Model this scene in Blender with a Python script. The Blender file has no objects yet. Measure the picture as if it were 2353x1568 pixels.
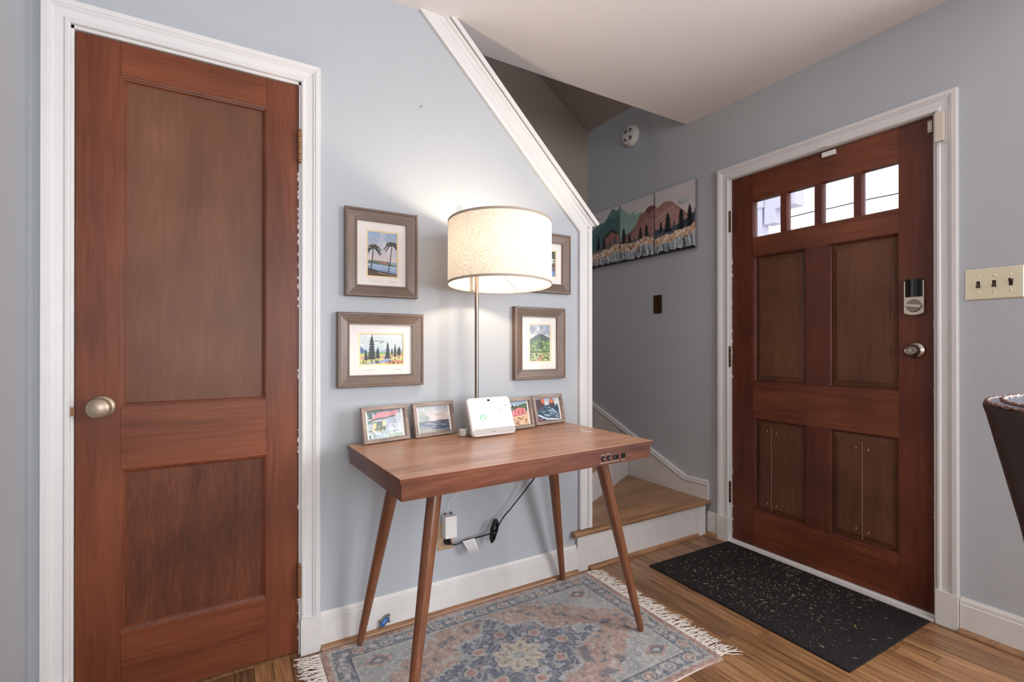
import bpy, bmesh, math, random
import numpy as np
from mathutils import Matrix, Vector
random.seed(7); rng = np.random.default_rng(7)
S = bpy.context.scene
COL = S.collection
R = math.radians
# ------------------------------------------------------------------ camera
X1 = 2.481; HC = 2.488; LX = -0.478
CAM = (0.0, -1.9075, 1.1157)
cd = bpy.data.cameras.new('camera'); cam = bpy.data.objects.new('camera', cd); COL.objects.link(cam)
cd.sensor_fit = 'HORIZONTAL'; cd.sensor_width = 36; cd.lens = 1119.89 / 2353 * 36
cd.shift_y = (791.02 - 784) / 2353; cd.shift_x = 0.0; cd.clip_start = 0.02
cam.location = CAM
cam.rotation_euler = (R(90) + 0.0021, 0.0002, -0.5359)
S.camera = cam
S.view_settings.view_transform = 'Standard'; S.view_settings.look = 'None'
S.view_settings.gamma = 1.0; S.view_settings.exposure = 0.0; S.view_settings.use_curve_mapping = False
S.cycles.use_denoising = True
S.cycles.max_bounces = 6; S.cycles.diffuse_bounces = 4; S.cycles.glossy_bounces = 2; S.cycles.transmission_bounces = 4; S.cycles.transparent_max_bounces = 8
S.cycles.caustics_reflective = False; S.cycles.caustics_refractive = False; S.cycles.sample_clamp_indirect = 5.0
S.cycles.use_adaptive_sampling = True; S.cycles.adaptive_threshold = 0.045; S.cycles.adaptive_min_samples = 14
# ------------------------------------------------------------------ world: bright overcast sky
wd = bpy.data.worlds.new('sky'); S.world = wd; wd.use_nodes = True
wd.node_tree.nodes['Background'].inputs[0].default_value = (0.93, 0.96, 1.0, 1)
wd.node_tree.nodes['Background'].inputs[1].default_value = 2.2
# ------------------------------------------------------------------ daylight through the room's windows (behind the camera)
def window_light(name, loc, rot, sx, sy, power, col):
    l = bpy.data.lights.new(name, 'AREA'); l.shape = 'RECTANGLE'; l.size = sx; l.size_y = sy; l.energy = power; l.color = col
    o = bpy.data.objects.new(name, l); COL.objects.link(o); o.location = loc; o.rotation_euler = rot
window_light('daylight_rear_window', (0.45, -5.02, 1.35), (R(90), 0, 0), 2.3, 1.7, 78, (0.95, 0.97, 1.0))
window_light('daylight_side_window', (X1 + .02, -2.45, 1.40), (R(90), 0, R(90)), 1.5, 1.4, 90, (0.97, 0.98, 1.0))
# ------------------------------------------------------------------ helpers
def lin(c):
    c = np.array(c, float) / 255.0
    return np.where(c <= 0.04045, c / 12.92, ((c + 0.055) / 1.055) ** 2.4)
def C4(c): return tuple(lin(c)) + (1.0,)
MATS = {}
def new_mat(name):
    m = bpy.data.materials.new(name); m.use_nodes = True; MATS[name] = m
    nt = m.node_tree; return m, nt, nt.nodes['Principled BSDF']
def plain(name, c, rough=0.5, metal=0.0, var=0.0, vscale=30, bump=0.0, bscale=200, spec=None, coat=0.0, emit=None):
    m, nt, b = new_mat(name)
    b.inputs['Base Color'].default_value = C4(c); b.inputs['Roughness'].default_value = rough; b.inputs['Metallic'].default_value = metal
    if spec is not None: b.inputs['Specular IOR Level'].default_value = spec
    b.inputs['Coat Weight'].default_value = coat
    tc = nt.nodes.new('ShaderNodeTexCoord')
    if var:
        n = nt.nodes.new('ShaderNodeTexNoise'); n.inputs['Scale'].default_value = vscale; n.inputs['Detail'].default_value = 4
        r = nt.nodes.new('ShaderNodeValToRGB')
        c0 = np.array(C4(c)); a = c0 * (1 - var); z = c0 * (1 + var); a[3] = z[3] = 1
        r.color_ramp.elements[0].position = 0.3; r.color_ramp.elements[1].position = 0.7
        r.color_ramp.elements[0].color = a; r.color_ramp.elements[1].color = np.clip(z, 0, 1)
        nt.links.new(tc.outputs['Object'], n.inputs['Vector']); nt.links.new(n.outputs['Fac'], r.inputs[0]); nt.links.new(r.outputs[0], b.inputs['Base Color'])
    if bump:
        n = nt.nodes.new('ShaderNodeTexNoise'); n.inputs['Scale'].default_value = bscale; n.inputs['Detail'].default_value = 3
        bm = nt.nodes.new('ShaderNodeBump'); bm.inputs['Strength'].default_value = bump; bm.inputs['Distance'].default_value = 0.002
        nt.links.new(tc.outputs['Object'], n.inputs['Vector']); nt.links.new(n.outputs['Fac'], bm.inputs['Height']); nt.links.new(bm.outputs[0], b.inputs['Normal'])
    if emit:
        b.inputs['Emission Color'].default_value = C4(emit[0]); b.inputs['Emission Strength'].default_value = emit[1]
    return m
def wood(name, cs, axis='z', scale=14, stretch=14, rough=0.4, coat=0.2, rand=0.0, blotch=0.25, bump=0.15, specks=0.0, spec=0.5, fine=0.35):
    """cs: dark, mid, light colours; grain runs along axis."""
    m, nt, b = new_mat(name); N = nt.nodes.new; Lk = nt.links.new
    b.inputs['Roughness'].default_value = rough; b.inputs['Coat Weight'].default_value = coat; b.inputs['Coat Roughness'].default_value = 0.25
    b.inputs['Specular IOR Level'].default_value = spec
    tc = N('ShaderNodeTexCoord'); mp = N('ShaderNodeMapping')
    sc = [1, 1, 1]; sc['xyz'.index(axis)] = 1.0 / stretch; mp.inputs['Scale'].default_value = sc
    oi = N('ShaderNodeObjectInfo'); mul = N('ShaderNodeVectorMath'); mul.operation = 'SCALE'
    comb = N('ShaderNodeCombineXYZ')
    for i in range(3): Lk(oi.outputs['Random'], comb.inputs[i])
    Lk(comb.outputs[0], mul.inputs[0]); mul.inputs['Scale'].default_value = 37.0 if rand else 0.0
    add = N('ShaderNodeVectorMath'); add.operation = 'ADD'
    Lk(tc.outputs['Object'], add.inputs[0]); Lk(mul.outputs[0], add.inputs[1]); Lk(add.outputs[0], mp.inputs['Vector'])
    n = N('ShaderNodeTexNoise'); n.inputs['Scale'].default_value = scale; n.inputs['Detail'].default_value = 4; n.inputs['Roughness'].default_value = 0.62; n.inputs['Distortion'].default_value = 0.6
    Lk(mp.outputs[0], n.inputs['Vector'])
    f = N('ShaderNodeTexNoise'); f.inputs['Scale'].default_value = scale * 9; f.inputs['Detail'].default_value = 1.5
    Lk(mp.outputs[0], f.inputs['Vector'])
    mx = N('ShaderNodeMix'); mx.inputs['Factor'].default_value = fine; Lk(n.outputs['Fac'], mx.inputs['A']); Lk(f.outputs['Fac'], mx.inputs['B'])
    r = N('ShaderNodeValToRGB'); e = r.color_ramp.elements
    e[0].position = 0.3; e[1].position = 0.7; e[0].color = C4(cs[0]); e[1].color = C4(cs[2])
    k = e.new(0.5); k.color = C4(cs[1])
    Lk(mx.outputs['Result'], r.inputs[0])
    bl = N('ShaderNodeTexNoise'); bl.inputs['Scale'].default_value = 3.2; bl.inputs['Detail'].default_value = 1
    Lk(add.outputs[0], bl.inputs['Vector'])
    mr = N('ShaderNodeMapRange'); mr.inputs['From Min'].default_value = 0.3; mr.inputs['From Max'].default_value = 0.7
    mr.inputs['To Min'].default_value = 1 - blotch; mr.inputs['To Max'].default_value = 1 + blotch * 0.6
    Lk(bl.outputs['Fac'], mr.inputs['Value'])
    val = mr.outputs[0]
    if rand:
        m2 = N('ShaderNodeMapRange'); m2.inputs['To Min'].default_value = 1 - rand; m2.inputs['To Max'].default_value = 1 + rand
        Lk(oi.outputs['Random'], m2.inputs['Value']); mm = N('ShaderNodeMath'); mm.operation = 'MULTIPLY'
        Lk(val, mm.inputs[0]); Lk(m2.outputs[0], mm.inputs[1]); val = mm.outputs[0]
    hv = N('ShaderNodeHueSaturation'); Lk(r.outputs[0], hv.inputs['Color']); Lk(val, hv.inputs['Value'])
    out = hv.outputs[0]
    if specks:
        v = N('ShaderNodeTexVoronoi'); v.inputs['Scale'].default_value = 11; Lk(tc.outputs['Object'], v.inputs['Vector'])
        lt = N('ShaderNodeMath'); lt.operation = 'LESS_THAN'; lt.inputs[1].default_value = specks; Lk(v.outputs['Distance'], lt.inputs[0])
        ms = N('ShaderNodeMix'); ms.data_type = 'RGBA'; Lk(lt.outputs[0], ms.inputs['Factor']); Lk(out, ms.inputs['A']); ms.inputs['B'].default_value = C4((205, 190, 180)); out = ms.outputs['Result']
    Lk(out, b.inputs['Base Color'])
    if bump:
        bm = N('ShaderNodeBump'); bm.inputs['Strength'].default_value = bump; bm.inputs['Distance'].default_value = 0.001
        Lk(mx.outputs['Result'], bm.inputs['Height']); Lk(bm.outputs[0], b.inputs['Normal'])
    return m
def print_mat(name, rough=0.55, emit=0.0, stripes=None, bump=0.0):
    m, nt, b = new_mat(name); N = nt.nodes.new; Lk = nt.links.new
    a = N('ShaderNodeAttribute'); a.attribute_name = 'Col'; b.inputs['Roughness'].default_value = rough
    out = a.outputs['Color']
    if stripes:
        tc = N('ShaderNodeTexCoord'); w = N('ShaderNodeTexWave'); w.bands_direction = 'X'; w.inputs['Scale'].default_value = stripes; w.inputs['Distortion'].default_value = 1.2; w.inputs['Detail'].default_value = 2; w.inputs['Detail Scale'].default_value = 3
        Lk(tc.outputs['Object'], w.inputs['Vector'])
        mr = N('ShaderNodeMapRange'); mr.inputs['To Min'].default_value = 0.66; mr.inputs['To Max'].default_value = 1.14; Lk(w.outputs['Fac'], mr.inputs['Value'])
        hv = N('ShaderNodeHueSaturation'); Lk(out, hv.inputs['Color']); Lk(mr.outputs[0], hv.inputs['Value']); out = hv.outputs[0]
        bm = N('ShaderNodeBump'); bm.inputs['Strength'].default_value = 0.5; bm.inputs['Distance'].default_value = 0.002; Lk(w.outputs['Fac'], bm.inputs['Height']); Lk(bm.outputs[0], b.inputs['Normal'])
        b.inputs['Specular IOR Level'].default_value = 0.1
    Lk(out, b.inputs['Base Color'])
    if emit:
        Lk(out, b.inputs['Emission Color']); b.inputs['Emission Strength'].default_value = emit
    return m
def glass_mat(name, tint=(1, 1, 1), refl=0.1):
    m = bpy.data.materials.new(name); m.use_nodes = True; nt = m.node_tree; nt.nodes.clear(); N = nt.nodes.new; Lk = nt.links.new
    t = N('ShaderNodeBsdfTransparent'); t.inputs[0].default_value = tint + (1,); g = N('ShaderNodeBsdfGlossy'); g.inputs['Roughness'].default_value = 0.02
    fr = N('ShaderNodeFresnel'); ge = N('ShaderNodeNewGeometry'); mr = N('ShaderNodeMapRange'); mr.inputs['To Min'].default_value = 1.45; mr.inputs['To Max'].default_value = 1 / 1.45; Lk(ge.outputs['Backfacing'], mr.inputs['Value']); Lk(mr.outputs[0], fr.inputs[0])
    mx = N('ShaderNodeMixShader'); o = N('ShaderNodeOutputMaterial'); ml = N('ShaderNodeMath'); ml.operation = 'MULTIPLY'; ml.inputs[1].default_value = refl; Lk(fr.outputs[0], ml.inputs[0]); Lk(ml.outputs[0], mx.inputs[0]); Lk(t.outputs[0], mx.inputs[1]); Lk(g.outputs[0], mx.inputs[2]); Lk(mx.outputs[0], o.inputs[0])
    return m

MOF = {}
class MB:
    def __init__(s): s.v = []; s.f = []
    def add(s, vs, fs):
        n = len(s.v); s.v += [tuple(map(float, p)) for p in vs]; s.f += [tuple(i + n for i in f) for f in fs]; return s
    def box(s, x0, x1, y0, y1, z0, z1, bev=0.0):
        if bev:
            bm = bmesh.new(); bmesh.ops.create_cube(bm, size=1)
            for p in bm.verts: p.co = Vector((x0 + (p.co.x + .5) * (x1 - x0), y0 + (p.co.y + .5) * (y1 - y0), z0 + (p.co.z + .5) * (z1 - z0)))
            bmesh.ops.bevel(bm, geom=bm.edges[:], offset=bev, segments=2, affect='EDGES', profile=0.6)
            bm.verts.index_update(); s.add([p.co for p in bm.verts], [[q.index for q in f.verts] for f in bm.faces]); bm.free(); return s
        return s.add([(x0, y0, z0), (x1, y0, z0), (x1, y1, z0), (x0, y1, z0), (x0, y0, z1), (x1, y0, z1), (x1, y1, z1), (x0, y1, z1)],
                     [(3, 2, 1, 0), (4, 5, 6, 7), (0, 1, 5, 4), (1, 2, 6, 5), (2, 3, 7, 6), (3, 0, 4, 7)])
    def prism(s, poly, to3, d0, d1):
        n = len(poly); a = [to3(u, v, d0) for u, v in poly]; b = [to3(u, v, d1) for u, v in poly]
        return s.add(a + b, [tuple(range(n))[::-1], tuple(range(n, 2 * n))] + [(i, (i + 1) % n, n + (i + 1) % n, n + i) for i in range(n)])
    def lathe(s, prof, o, ax='z', seg=32, a0=0.0, a1=2 * math.pi, cap=True):
        full = abs(a1 - a0 - 2 * math.pi) < 1e-6; m = seg if full else seg + 1; o = Vector(o); vs = []
        for r, h in prof:
            for k in range(m):
                t = a0 + (a1 - a0) * k / seg; c, d = r * math.cos(t), r * math.sin(t)
                vs.append(o + (Vector((c, d, h)) if ax == 'z' else Vector((c, h, d)) if ax == 'y' else Vector((h, c, d))))
        fs = []; np_ = len(prof)
        for i in range(np_ - 1):
            for k in range(seg):
                k2 = (k + 1) % m; fs.append((i * m + k, i * m + k2, (i + 1) * m + k2, (i + 1) * m + k))
        if cap and full: fs += [tuple(range(m))[::-1], tuple(range((np_ - 1) * m, np_ * m))]
        return s.add(vs, fs)
    def tube(s, pts, r, seg=8, cap=True):
        pts = [Vector(p) for p in pts]; n = len(pts); rs = r if hasattr(r, '__len__') else [r] * n; vs = []; pn = None
        for i, p in enumerate(pts):
            t = (pts[min(i + 1, n - 1)] - pts[max(i - 1, 0)]).normalized()
            if pn is None:
                u = t.cross(Vector((0, 0, 1)));  u = u if u.length > 0.1 else t.cross(Vector((1, 0, 0)))
            else: u = pn - t * pn.dot(t)
            u.normalize(); pn = u; w = t.cross(u)
            for k in range(seg):
                a = 2 * math.pi * k / seg; vs.append(p + (u * math.cos(a) + w * math.sin(a)) * rs[i])
        fs = [(i * seg + k, i * seg + (k + 1) % seg, (i + 1) * seg + (k + 1) % seg, (i + 1) * seg + k) for i in range(n - 1) for k in range(seg)]
        if cap: fs += [tuple(range(seg))[::-1], tuple(range((n - 1) * seg, n * seg))]
        return s.add(vs, fs)
    def mould(s, path, prof, to3, closed=False, only=None):
        """sweep a profile (offset to the left of the path, height) along a mitred 2-D path"""
        n = len(path); P = [Vector(p) for p in path]
        def nrm(a, b): d = (b - a).normalized(); return Vector((-d.y, d.x))
        ms = []
        for i in range(n):
            if closed or 0 < i < n - 1:
                a = nrm(P[i - 1], P[i]); b = nrm(P[i], P[(i + 1) % n]); ms.append((a + b) / (1 + a.dot(b)))
            else: ms.append(nrm(P[0], P[1]) if i == 0 else nrm(P[-2], P[-1]))
        k = len(prof)
        segs = range(n if closed else n - 1)
        for i in segs:
            if only is not None and i != only: continue
            j = (i + 1) % n
            vs = [to3(*(P[i] + ms[i] * o), h) for o, h in prof] + [to3(*(P[j] + ms[j] * o), h) for o, h in prof]
            fs = [(q, (q + 1) % k, k + (q + 1) % k, k + q) for q in range(k)] + [tuple(range(k))[::-1], tuple(range(k, 2 * k))]
            s.add(vs, fs)
        return s
    def build(s, name, mat, parent=None, smooth=False, M=None):
        vs = s.v
        if M is not None: vs = [tuple(M @ Vector(p)) for p in vs]
        o = None
        if parent is None:
            a = np.array(vs); c = ((a[:, 0].min() + a[:, 0].max()) / 2, (a[:, 1].min() + a[:, 1].max()) / 2, a[:, 2].min())
            loc = Vector(c); PM = Matrix.Translation(loc)
        else: PM = MOF[parent.name]
        inv = PM.inverted(); vs = [tuple(inv @ Vector(p)) for p in vs]
        me = bpy.data.meshes.new(name); me.from_pydata(vs, [], s.f)
        bm = bmesh.new(); bm.from_mesh(me); bmesh.ops.recalc_face_normals(bm, faces=bm.faces[:]); bm.to_mesh(me); bm.free()
        if smooth:
            me.polygons.foreach_set('use_smooth', [True] * len(me.polygons))
            try: me.set_sharp_from_angle(angle=R(smooth if smooth > 1 else 40))
            except Exception: pass
        me.materials.append(mat); o = bpy.data.objects.new(name, me); COL.objects.link(o)
        if parent is None: o.location = loc
        else: o.parent = parent
        MOF[o.name] = PM
        return o
def thing(name, label, cat, loc, rotz=0.0, group=None, kind=None):
    o = bpy.data.objects.new(name, None); COL.objects.link(o); o.location = loc; o.rotation_euler = (0, 0, rotz); o.empty_display_size = 0.1
    MOF[o.name] = Matrix.Translation(loc) @ Matrix.Rotation(rotz, 4, 'Z')
    if label: o['label'] = label
    if cat: o['category'] = cat
    if group: o['group'] = group
    if kind: o['kind'] = kind
    return o
def tag(o, label=None, cat=None, group=None, kind=None):
    for k, v in (('label', label), ('category', cat), ('group', group), ('kind', kind)):
        if v: o[k] = v
    return o
def struct(o, label=None): o['kind'] = 'structure'; return tag(o, label)
XZ = lambda y: (lambda u, v, d: (u, y + d, v))         # wall parallel to x; d along +y
YZ = lambda x: (lambda u, v, d: (x + d, u, v))         # wall parallel to y; d along +x
BACK = lambda u, v, p: (u, -p, v)                      # proud of the back wall
DOORW = lambda u, v, p: (X1 - p, u, v)                 # proud of the door wall
def text_mesh(name, txt, size, M, mat, parent, extrude=0.0002):
    cu = bpy.data.curves.new(name, 'FONT'); cu.body = txt; cu.size = size; cu.extrude = extrude; cu.align_x = 'CENTER'; cu.resolution_u = 2
    t = bpy.data.objects.new(name, cu); COL.objects.link(t)
    bpy.context.view_layer.update()
    me = t.evaluated_get(bpy.context.evaluated_depsgraph_get()).to_mesh()
    b = MB().add([v.co[:] for v in me.vertices], [tuple(p.vertices) for p in me.polygons])
    COL.objects.unlink(t); bpy.data.objects.remove(t); bpy.data.curves.remove(cu)
    return b.build(name, mat, parent, M=M)

# ------------------------------------------------------------------ raster painter for printed pictures
class Art:
    def __init__(s, w, h, c=(255, 255, 255)):
        s.w, s.h = w, h; s.i = np.tile(np.array(c, float), (h, w, 1)); s.y, s.x = np.mgrid[0:h, 0:w]; s.x = (s.x + .5) / w; s.y = (s.y + .5) / h; s.asp = h / w
    def mix(s, m, c, a=1.0): m = (np.asarray(m, float) * a)[..., None]; s.i = s.i * (1 - m) + np.array(c, float) * m
    def grad(s, y0, y1, c0, c1):
        t = np.clip((s.y - y0) / (y1 - y0), 0, 1)[..., None]; m = ((s.y >= y0) & (s.y <= y1))[..., None]
        s.i = np.where(m, np.array(c0, float) * (1 - t) + np.array(c1, float) * t, s.i)
    def polymask(s, pts):
        ins = np.zeros((s.h, s.w), bool); n = len(pts)
        for k in range(n):
            (xa, ya), (xb, yb) = pts[k], pts[(k + 1) % n]
            if ya == yb: continue
            c = (ya > s.y) != (yb > s.y); ins ^= c & (s.x < (xb - xa) * (s.y - ya) / (yb - ya) + xa)
        return ins
    def poly(s, pts, c, a=1.0): s.mix(s.polymask(pts), c, a)
    def below(s, pts, c, a=1.0):
        xs, ys = zip(*pts); s.mix(s.y > np.interp(s.x, xs, ys), c, a)
    def ell(s, cx, cy, rx, ry, c, a=1.0): s.mix(((s.x - cx) / rx) ** 2 + ((s.y - cy) / ry) ** 2 < 1, c, a)
    def line(s, pts, wd, c, a=1.0):
        X, Y = s.x, s.y * s.asp; m = np.zeros((s.h, s.w), bool)
        for (xa, ya), (xb, yb) in zip(pts[:-1], pts[1:]):
            ya *= s.asp; yb *= s.asp; dx, dy = xb - xa, yb - ya; L = dx * dx + dy * dy + 1e-12
            t = np.clip(((X - xa) * dx + (Y - ya) * dy) / L, 0, 1); m |= (X - xa - t * dx) ** 2 + (Y - ya - t * dy) ** 2 < wd * wd
        s.mix(m, c, a)
    def noise(s, n, amp, seed=0, ny=None):
        r = np.random.default_rng(seed); ny = ny or n; g = r.random((ny + 2, n + 2))
        fx, fy = s.x * n, s.y * ny; ix, iy = fx.astype(int), fy.astype(int); tx, ty = fx - ix, fy - iy
        tx = tx * tx * (3 - 2 * tx); ty = ty * ty * (3 - 2 * ty)
        v = (g[iy, ix] * (1 - tx) + g[iy, ix + 1] * tx) * (1 - ty) + (g[iy + 1, ix] * (1 - tx) + g[iy + 1, ix + 1] * tx) * ty
        return (v - .5) * 2 * amp
    def grainy(s, n, amp, seed=0, ny=None, mask=None):
        v = s.noise(n, amp, seed, ny)[..., None]; m = 1.0 if mask is None else mask[..., None]; s.i = np.clip(s.i + v * m, 0, 255)
    def pine(s, x, top, base, w, c, tiers=8, seed=0, trunk=0.0):
        r = random.Random(seed)
        for k in range(tiers):
            t = k / tiers; y0 = top + (base - top) * t * 0.95; y1 = y0 + (base - top) * (1.9 / tiers); hw = w * 1.15 * (0.2 + 0.8 * ((k + 1) / tiers) ** .75) * r.uniform(.82, 1.12)
            s.poly([(x, y0), (x + hw, min(y1, base)), (x + hw * .3, min(y1, base) - .006), (x - hw * .3, min(y1, base) - .006), (x - hw, min(y1, base))], c)
        if trunk: s.line([(x, top), (x, base + trunk)], 0.006, c)
    def mesh(s, name, to3, mat, parent):
        """print on a fine grid; to3(u,v) with v downwards"""
        w, h = s.w, s.h; inv = MOF[parent.name].inverted()
        us = np.linspace(0, 1, w); vs = np.linspace(0, 1, h)
        o = np.array(to3(0, 0)); ex = np.array(to3(1, 0)) - o; ey = np.array(to3(0, 1)) - o
        P = o + us[None, :, None] * ex + vs[:, None, None] * ey
        Mi = np.array(inv); P = P.reshape(-1, 3) @ Mi[:3, :3].T + Mi[:3, 3]
        return grid_mesh(name, P, w, h, s.i, mat, parent)
def grid_mesh(name, P, w, h, img, mat, parent):
    me = bpy.data.meshes.new(name); me.vertices.add(w * h); me.vertices.foreach_set('co', P.astype(np.float32).ravel())
    i = np.arange((h - 1) * (w - 1)); r, c = i // (w - 1), i % (w - 1); a = r * w + c
    q = np.stack([a, a + w, a + w + 1, a + 1], 1).astype(np.int32)
    me.loops.add(q.size); me.loops.foreach_set('vertex_index', q.ravel()); me.polygons.add(len(q)); me.polygons.foreach_set('loop_start', np.arange(0, q.size, 4, dtype=np.int32))
    at = me.color_attributes.new('Col', 'FLOAT_COLOR', 'POINT')
    cl = np.ones((w * h, 4), np.float32); img = img * .84 + img.mean(axis=2, keepdims=True) * .16; cl[:, :3] = lin(np.clip(img, 0, 255)).reshape(-1, 3); at.data.foreach_set('color', cl.ravel())
    me.update(calc_edges=True); me.validate(); me.materials.append(mat)
    o = bpy.data.objects.new(name, me); COL.objects.link(o); o.parent = parent; MOF[o.name] = MOF[parent.name]
    return o
# ------------------------------------------------------------------ materials
M_wall = plain('wall_paint_blue_grey', (180, 185, 191), 0.62, var=0.02, vscale=2.5, bump=0.04, bscale=260)
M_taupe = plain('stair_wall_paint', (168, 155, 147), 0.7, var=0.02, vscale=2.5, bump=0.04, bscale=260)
M_ceil = plain('ceiling_paint', (230, 225, 225), 0.75, var=0.012, vscale=3, bump=0.05, bscale=220)
M_trim = plain('white_trim_paint', (222, 221, 221), 0.38, var=0.02, vscale=9, bump=0.03, bscale=60)
M_trimd = plain('worn_white_paint', (221, 218, 216), 0.45, var=0.05, vscale=14, bump=0.05, bscale=50)
M_doorV = wood('stained_door_upright_grain', ((90, 44, 26), (112, 59, 36), (128, 71, 44)), 'z', 12, 16, 0.42, 0.06, blotch=0.24, spec=.3)
M_doorH = wood('stained_door_level_grain', ((96, 47, 27), (120, 64, 38), (136, 76, 46)), 'x', 12, 16, 0.42, 0.06, blotch=0.22, spec=.3)
M_doorP = wood('stained_door_panel', ((98, 63, 45), (110, 72, 52), (121, 81, 58)), 'z', 8, 9, 0.46, 0.05, blotch=0.22, spec=.28)
M_doorP2 = wood('stained_door_lower_panel', ((76, 40, 26), (98, 54, 36), (120, 70, 45)), 'z', 13, 6, 0.44, 0.05, blotch=0.22, spec=.28)
M_fdV = wood('front_door_upright_grain', ((78, 36, 25), (94, 46, 32), (107, 56, 39)), 'z', 10, 16, 0.4, 0.1, blotch=0.24, spec=.35)
M_fdH = wood('front_door_level_grain', ((84, 40, 25), (112, 59, 37), (132, 75, 48)), 'y', 10, 16, 0.4, 0.1, blotch=0.26, spec=.35)
M_fdP = wood('front_door_panel', ((84, 51, 35), (100, 63, 44), (112, 73, 51)), 'z', 9, 10, 0.42, 0.08, blotch=0.24, spec=.3)
M_pale = plain('pale_tan', (214, 186, 160), 0.7)
M_floor = wood('oak_floor', ((84, 54, 34), (152, 110, 74), (188, 146, 102)), 'y', 16, 18, 0.33, 0.2, rand=0.32, blotch=0.12, fine=0.45, bump=0.1)
M_tread = wood('oak_tread', ((118, 84, 58), (162, 122, 86), (186, 144, 104)), 'x', 14, 16, 0.38, 0.2, blotch=0.14, rand=.14)
M_shoe = wood('oak_shoe_moulding', ((112, 78, 54), (160, 118, 86), (184, 142, 106)), 'x', 16, 16, 0.4, 0.2, rand=0.1)
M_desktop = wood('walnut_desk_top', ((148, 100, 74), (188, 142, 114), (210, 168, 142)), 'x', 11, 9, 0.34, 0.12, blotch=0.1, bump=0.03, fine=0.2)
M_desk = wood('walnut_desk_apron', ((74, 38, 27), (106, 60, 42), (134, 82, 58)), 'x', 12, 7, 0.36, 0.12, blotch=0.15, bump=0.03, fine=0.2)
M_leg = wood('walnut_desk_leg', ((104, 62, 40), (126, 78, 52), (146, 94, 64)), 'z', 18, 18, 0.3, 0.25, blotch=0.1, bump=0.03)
M_frX = wood('taupe_frame_level', ((92, 74, 64), (110, 91, 79), (128, 108, 95)), 'x', 22, 12, 0.4, 0.1, blotch=0.1, bump=0.06)
M_frZ = wood('taupe_frame_upright', ((92, 74, 64), (110, 91, 79), (128, 108, 95)), 'z', 22, 12, 0.4, 0.1, blotch=0.1, bump=0.06)
M_rfX = wood('weathered_frame_level', ((96, 82, 76), (152, 134, 124), (184, 168, 158)), 'x', 60, 8, 0.6, 0.0, blotch=0.15, bump=0.4)
M_rfZ = wood('weathered_frame_upright', ((96, 82, 76), (152, 134, 124), (184, 168, 158)), 'z', 60, 8, 0.6, 0.0, blotch=0.15, bump=0.4)
M_mat = plain('mat_board_white', (236, 232, 228), 0.8)
M_matin = plain('mat_board_cream', (238, 222, 184), 0.8)
M_print = print_mat('art_print', 0.45)
M_canvas = print_mat('canvas_print', 0.5)
M_pane = glass_mat('picture_glass')
M_dglass = glass_mat('door_glass', refl=1.0)
M_nickel = plain('brushed_nickel', (196, 190, 182), 0.3, 1.0)
M_bronze = plain('dark_bronze', (158, 148, 138), 0.3, 1.0)
M_dnick = plain('dark_nickel', (140, 131, 124), 0.35, 1.0)  # darker metal of the lamp pole and turn rose
M_oldbrass = plain('old_brass_hinge', (150, 112, 82), 0.5, 0.6, var=0.15, vscale=60)
M_brass = plain('polished_brass', (250, 238, 206), 0.26, 0.7)
M_dbrass = plain('dark_brass', (92, 66, 44), 0.34, 0.85)
M_knob = plain('worn_brass_knob', (176, 160, 140), 0.42, 0.7, var=0.1, vscale=40)
M_black = plain('black_plastic', (16, 16, 18), 0.28)
M_gblack = plain('gloss_black_plastic', (10, 10, 13), 0.06, coat=0.5)
M_white = plain('white_plastic', (236, 234, 230), 0.35)
M_cream = plain('ivory_plastic', (214, 204, 190), 0.45)
M_beige = plain('beige_outlet_plate', (190, 160, 126), 0.45)
M_grey = plain('grey_fabric', (190, 186, 184), 0.8, bump=0.3, bscale=900)
M_brown = plain('brown_toggle', (70, 38, 24), 0.35)
M_steel = plain('zinc', (150, 150, 152), 0.35, 1.0)
M_blue = plain('blue_label', (30, 104, 190), 0.4)
M_red = plain('red_connector', (150, 20, 50), 0.4)
M_paper = plain('paper_tag', (236, 232, 232), 0.7)
M_ink = plain('grey_ink', (150, 150, 160), 0.7)
M_inkw = plain('white_ink', (232, 226, 220), 0.6)
M_leather = plain('dark_brown_leather', (44, 33, 30), 0.36, var=0.18, vscale=5, bump=0.12, bscale=160)
M_blueleather = plain('blue_grey_tooled_leather', (118, 124, 146), 0.25, var=0.25, vscale=26, bump=0.4, bscale=38)
M_lace = plain('brown_leather_lacing', (112, 76, 64), 0.5, var=0.2, vscale=90)
M_fringe = plain('cream_cotton', (226, 216, 206), 0.9, var=0.06, vscale=40)
M_straw = plain('dry_grass', (200, 192, 176), 0.8)
M_leaf = plain('green_leaf', (120, 150, 40), 0.6)
M_porch = plain('porch_white', (214, 210, 226), 0.7)
M_pave = plain('pavement', (170, 170, 172), 0.9)
M_green = plain('foliage', (60, 78, 50), 0.8)
m, nt, b = new_mat('black_ribbed_carpet')
tc = nt.nodes.new('ShaderNodeTexCoord'); n1 = nt.nodes.new('ShaderNodeTexNoise'); n1.inputs['Scale'].default_value = 420; n1.inputs['Detail'].default_value = 4
rp = nt.nodes.new('ShaderNodeValToRGB'); rp.color_ramp.elements[0].color = C4((24, 23, 25)); rp.color_ramp.elements[1].color = C4((86, 80, 78)); rp.color_ramp.elements[0].position = .42; rp.color_ramp.elements[1].position = .72
bp_ = nt.nodes.new('ShaderNodeBump'); bp_.inputs['Strength'].default_value = 0.8; bp_.inputs['Distance'].default_value = 0.003
nt.links.new(tc.outputs['Object'], n1.inputs['Vector']); nt.links.new(n1.outputs['Fac'], rp.inputs[0]); nt.links.new(rp.outputs[0], b.inputs['Base Color']); nt.links.new(n1.outputs['Fac'], bp_.inputs['Height']); nt.links.new(bp_.outputs[0], b.inputs['Normal'])
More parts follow.
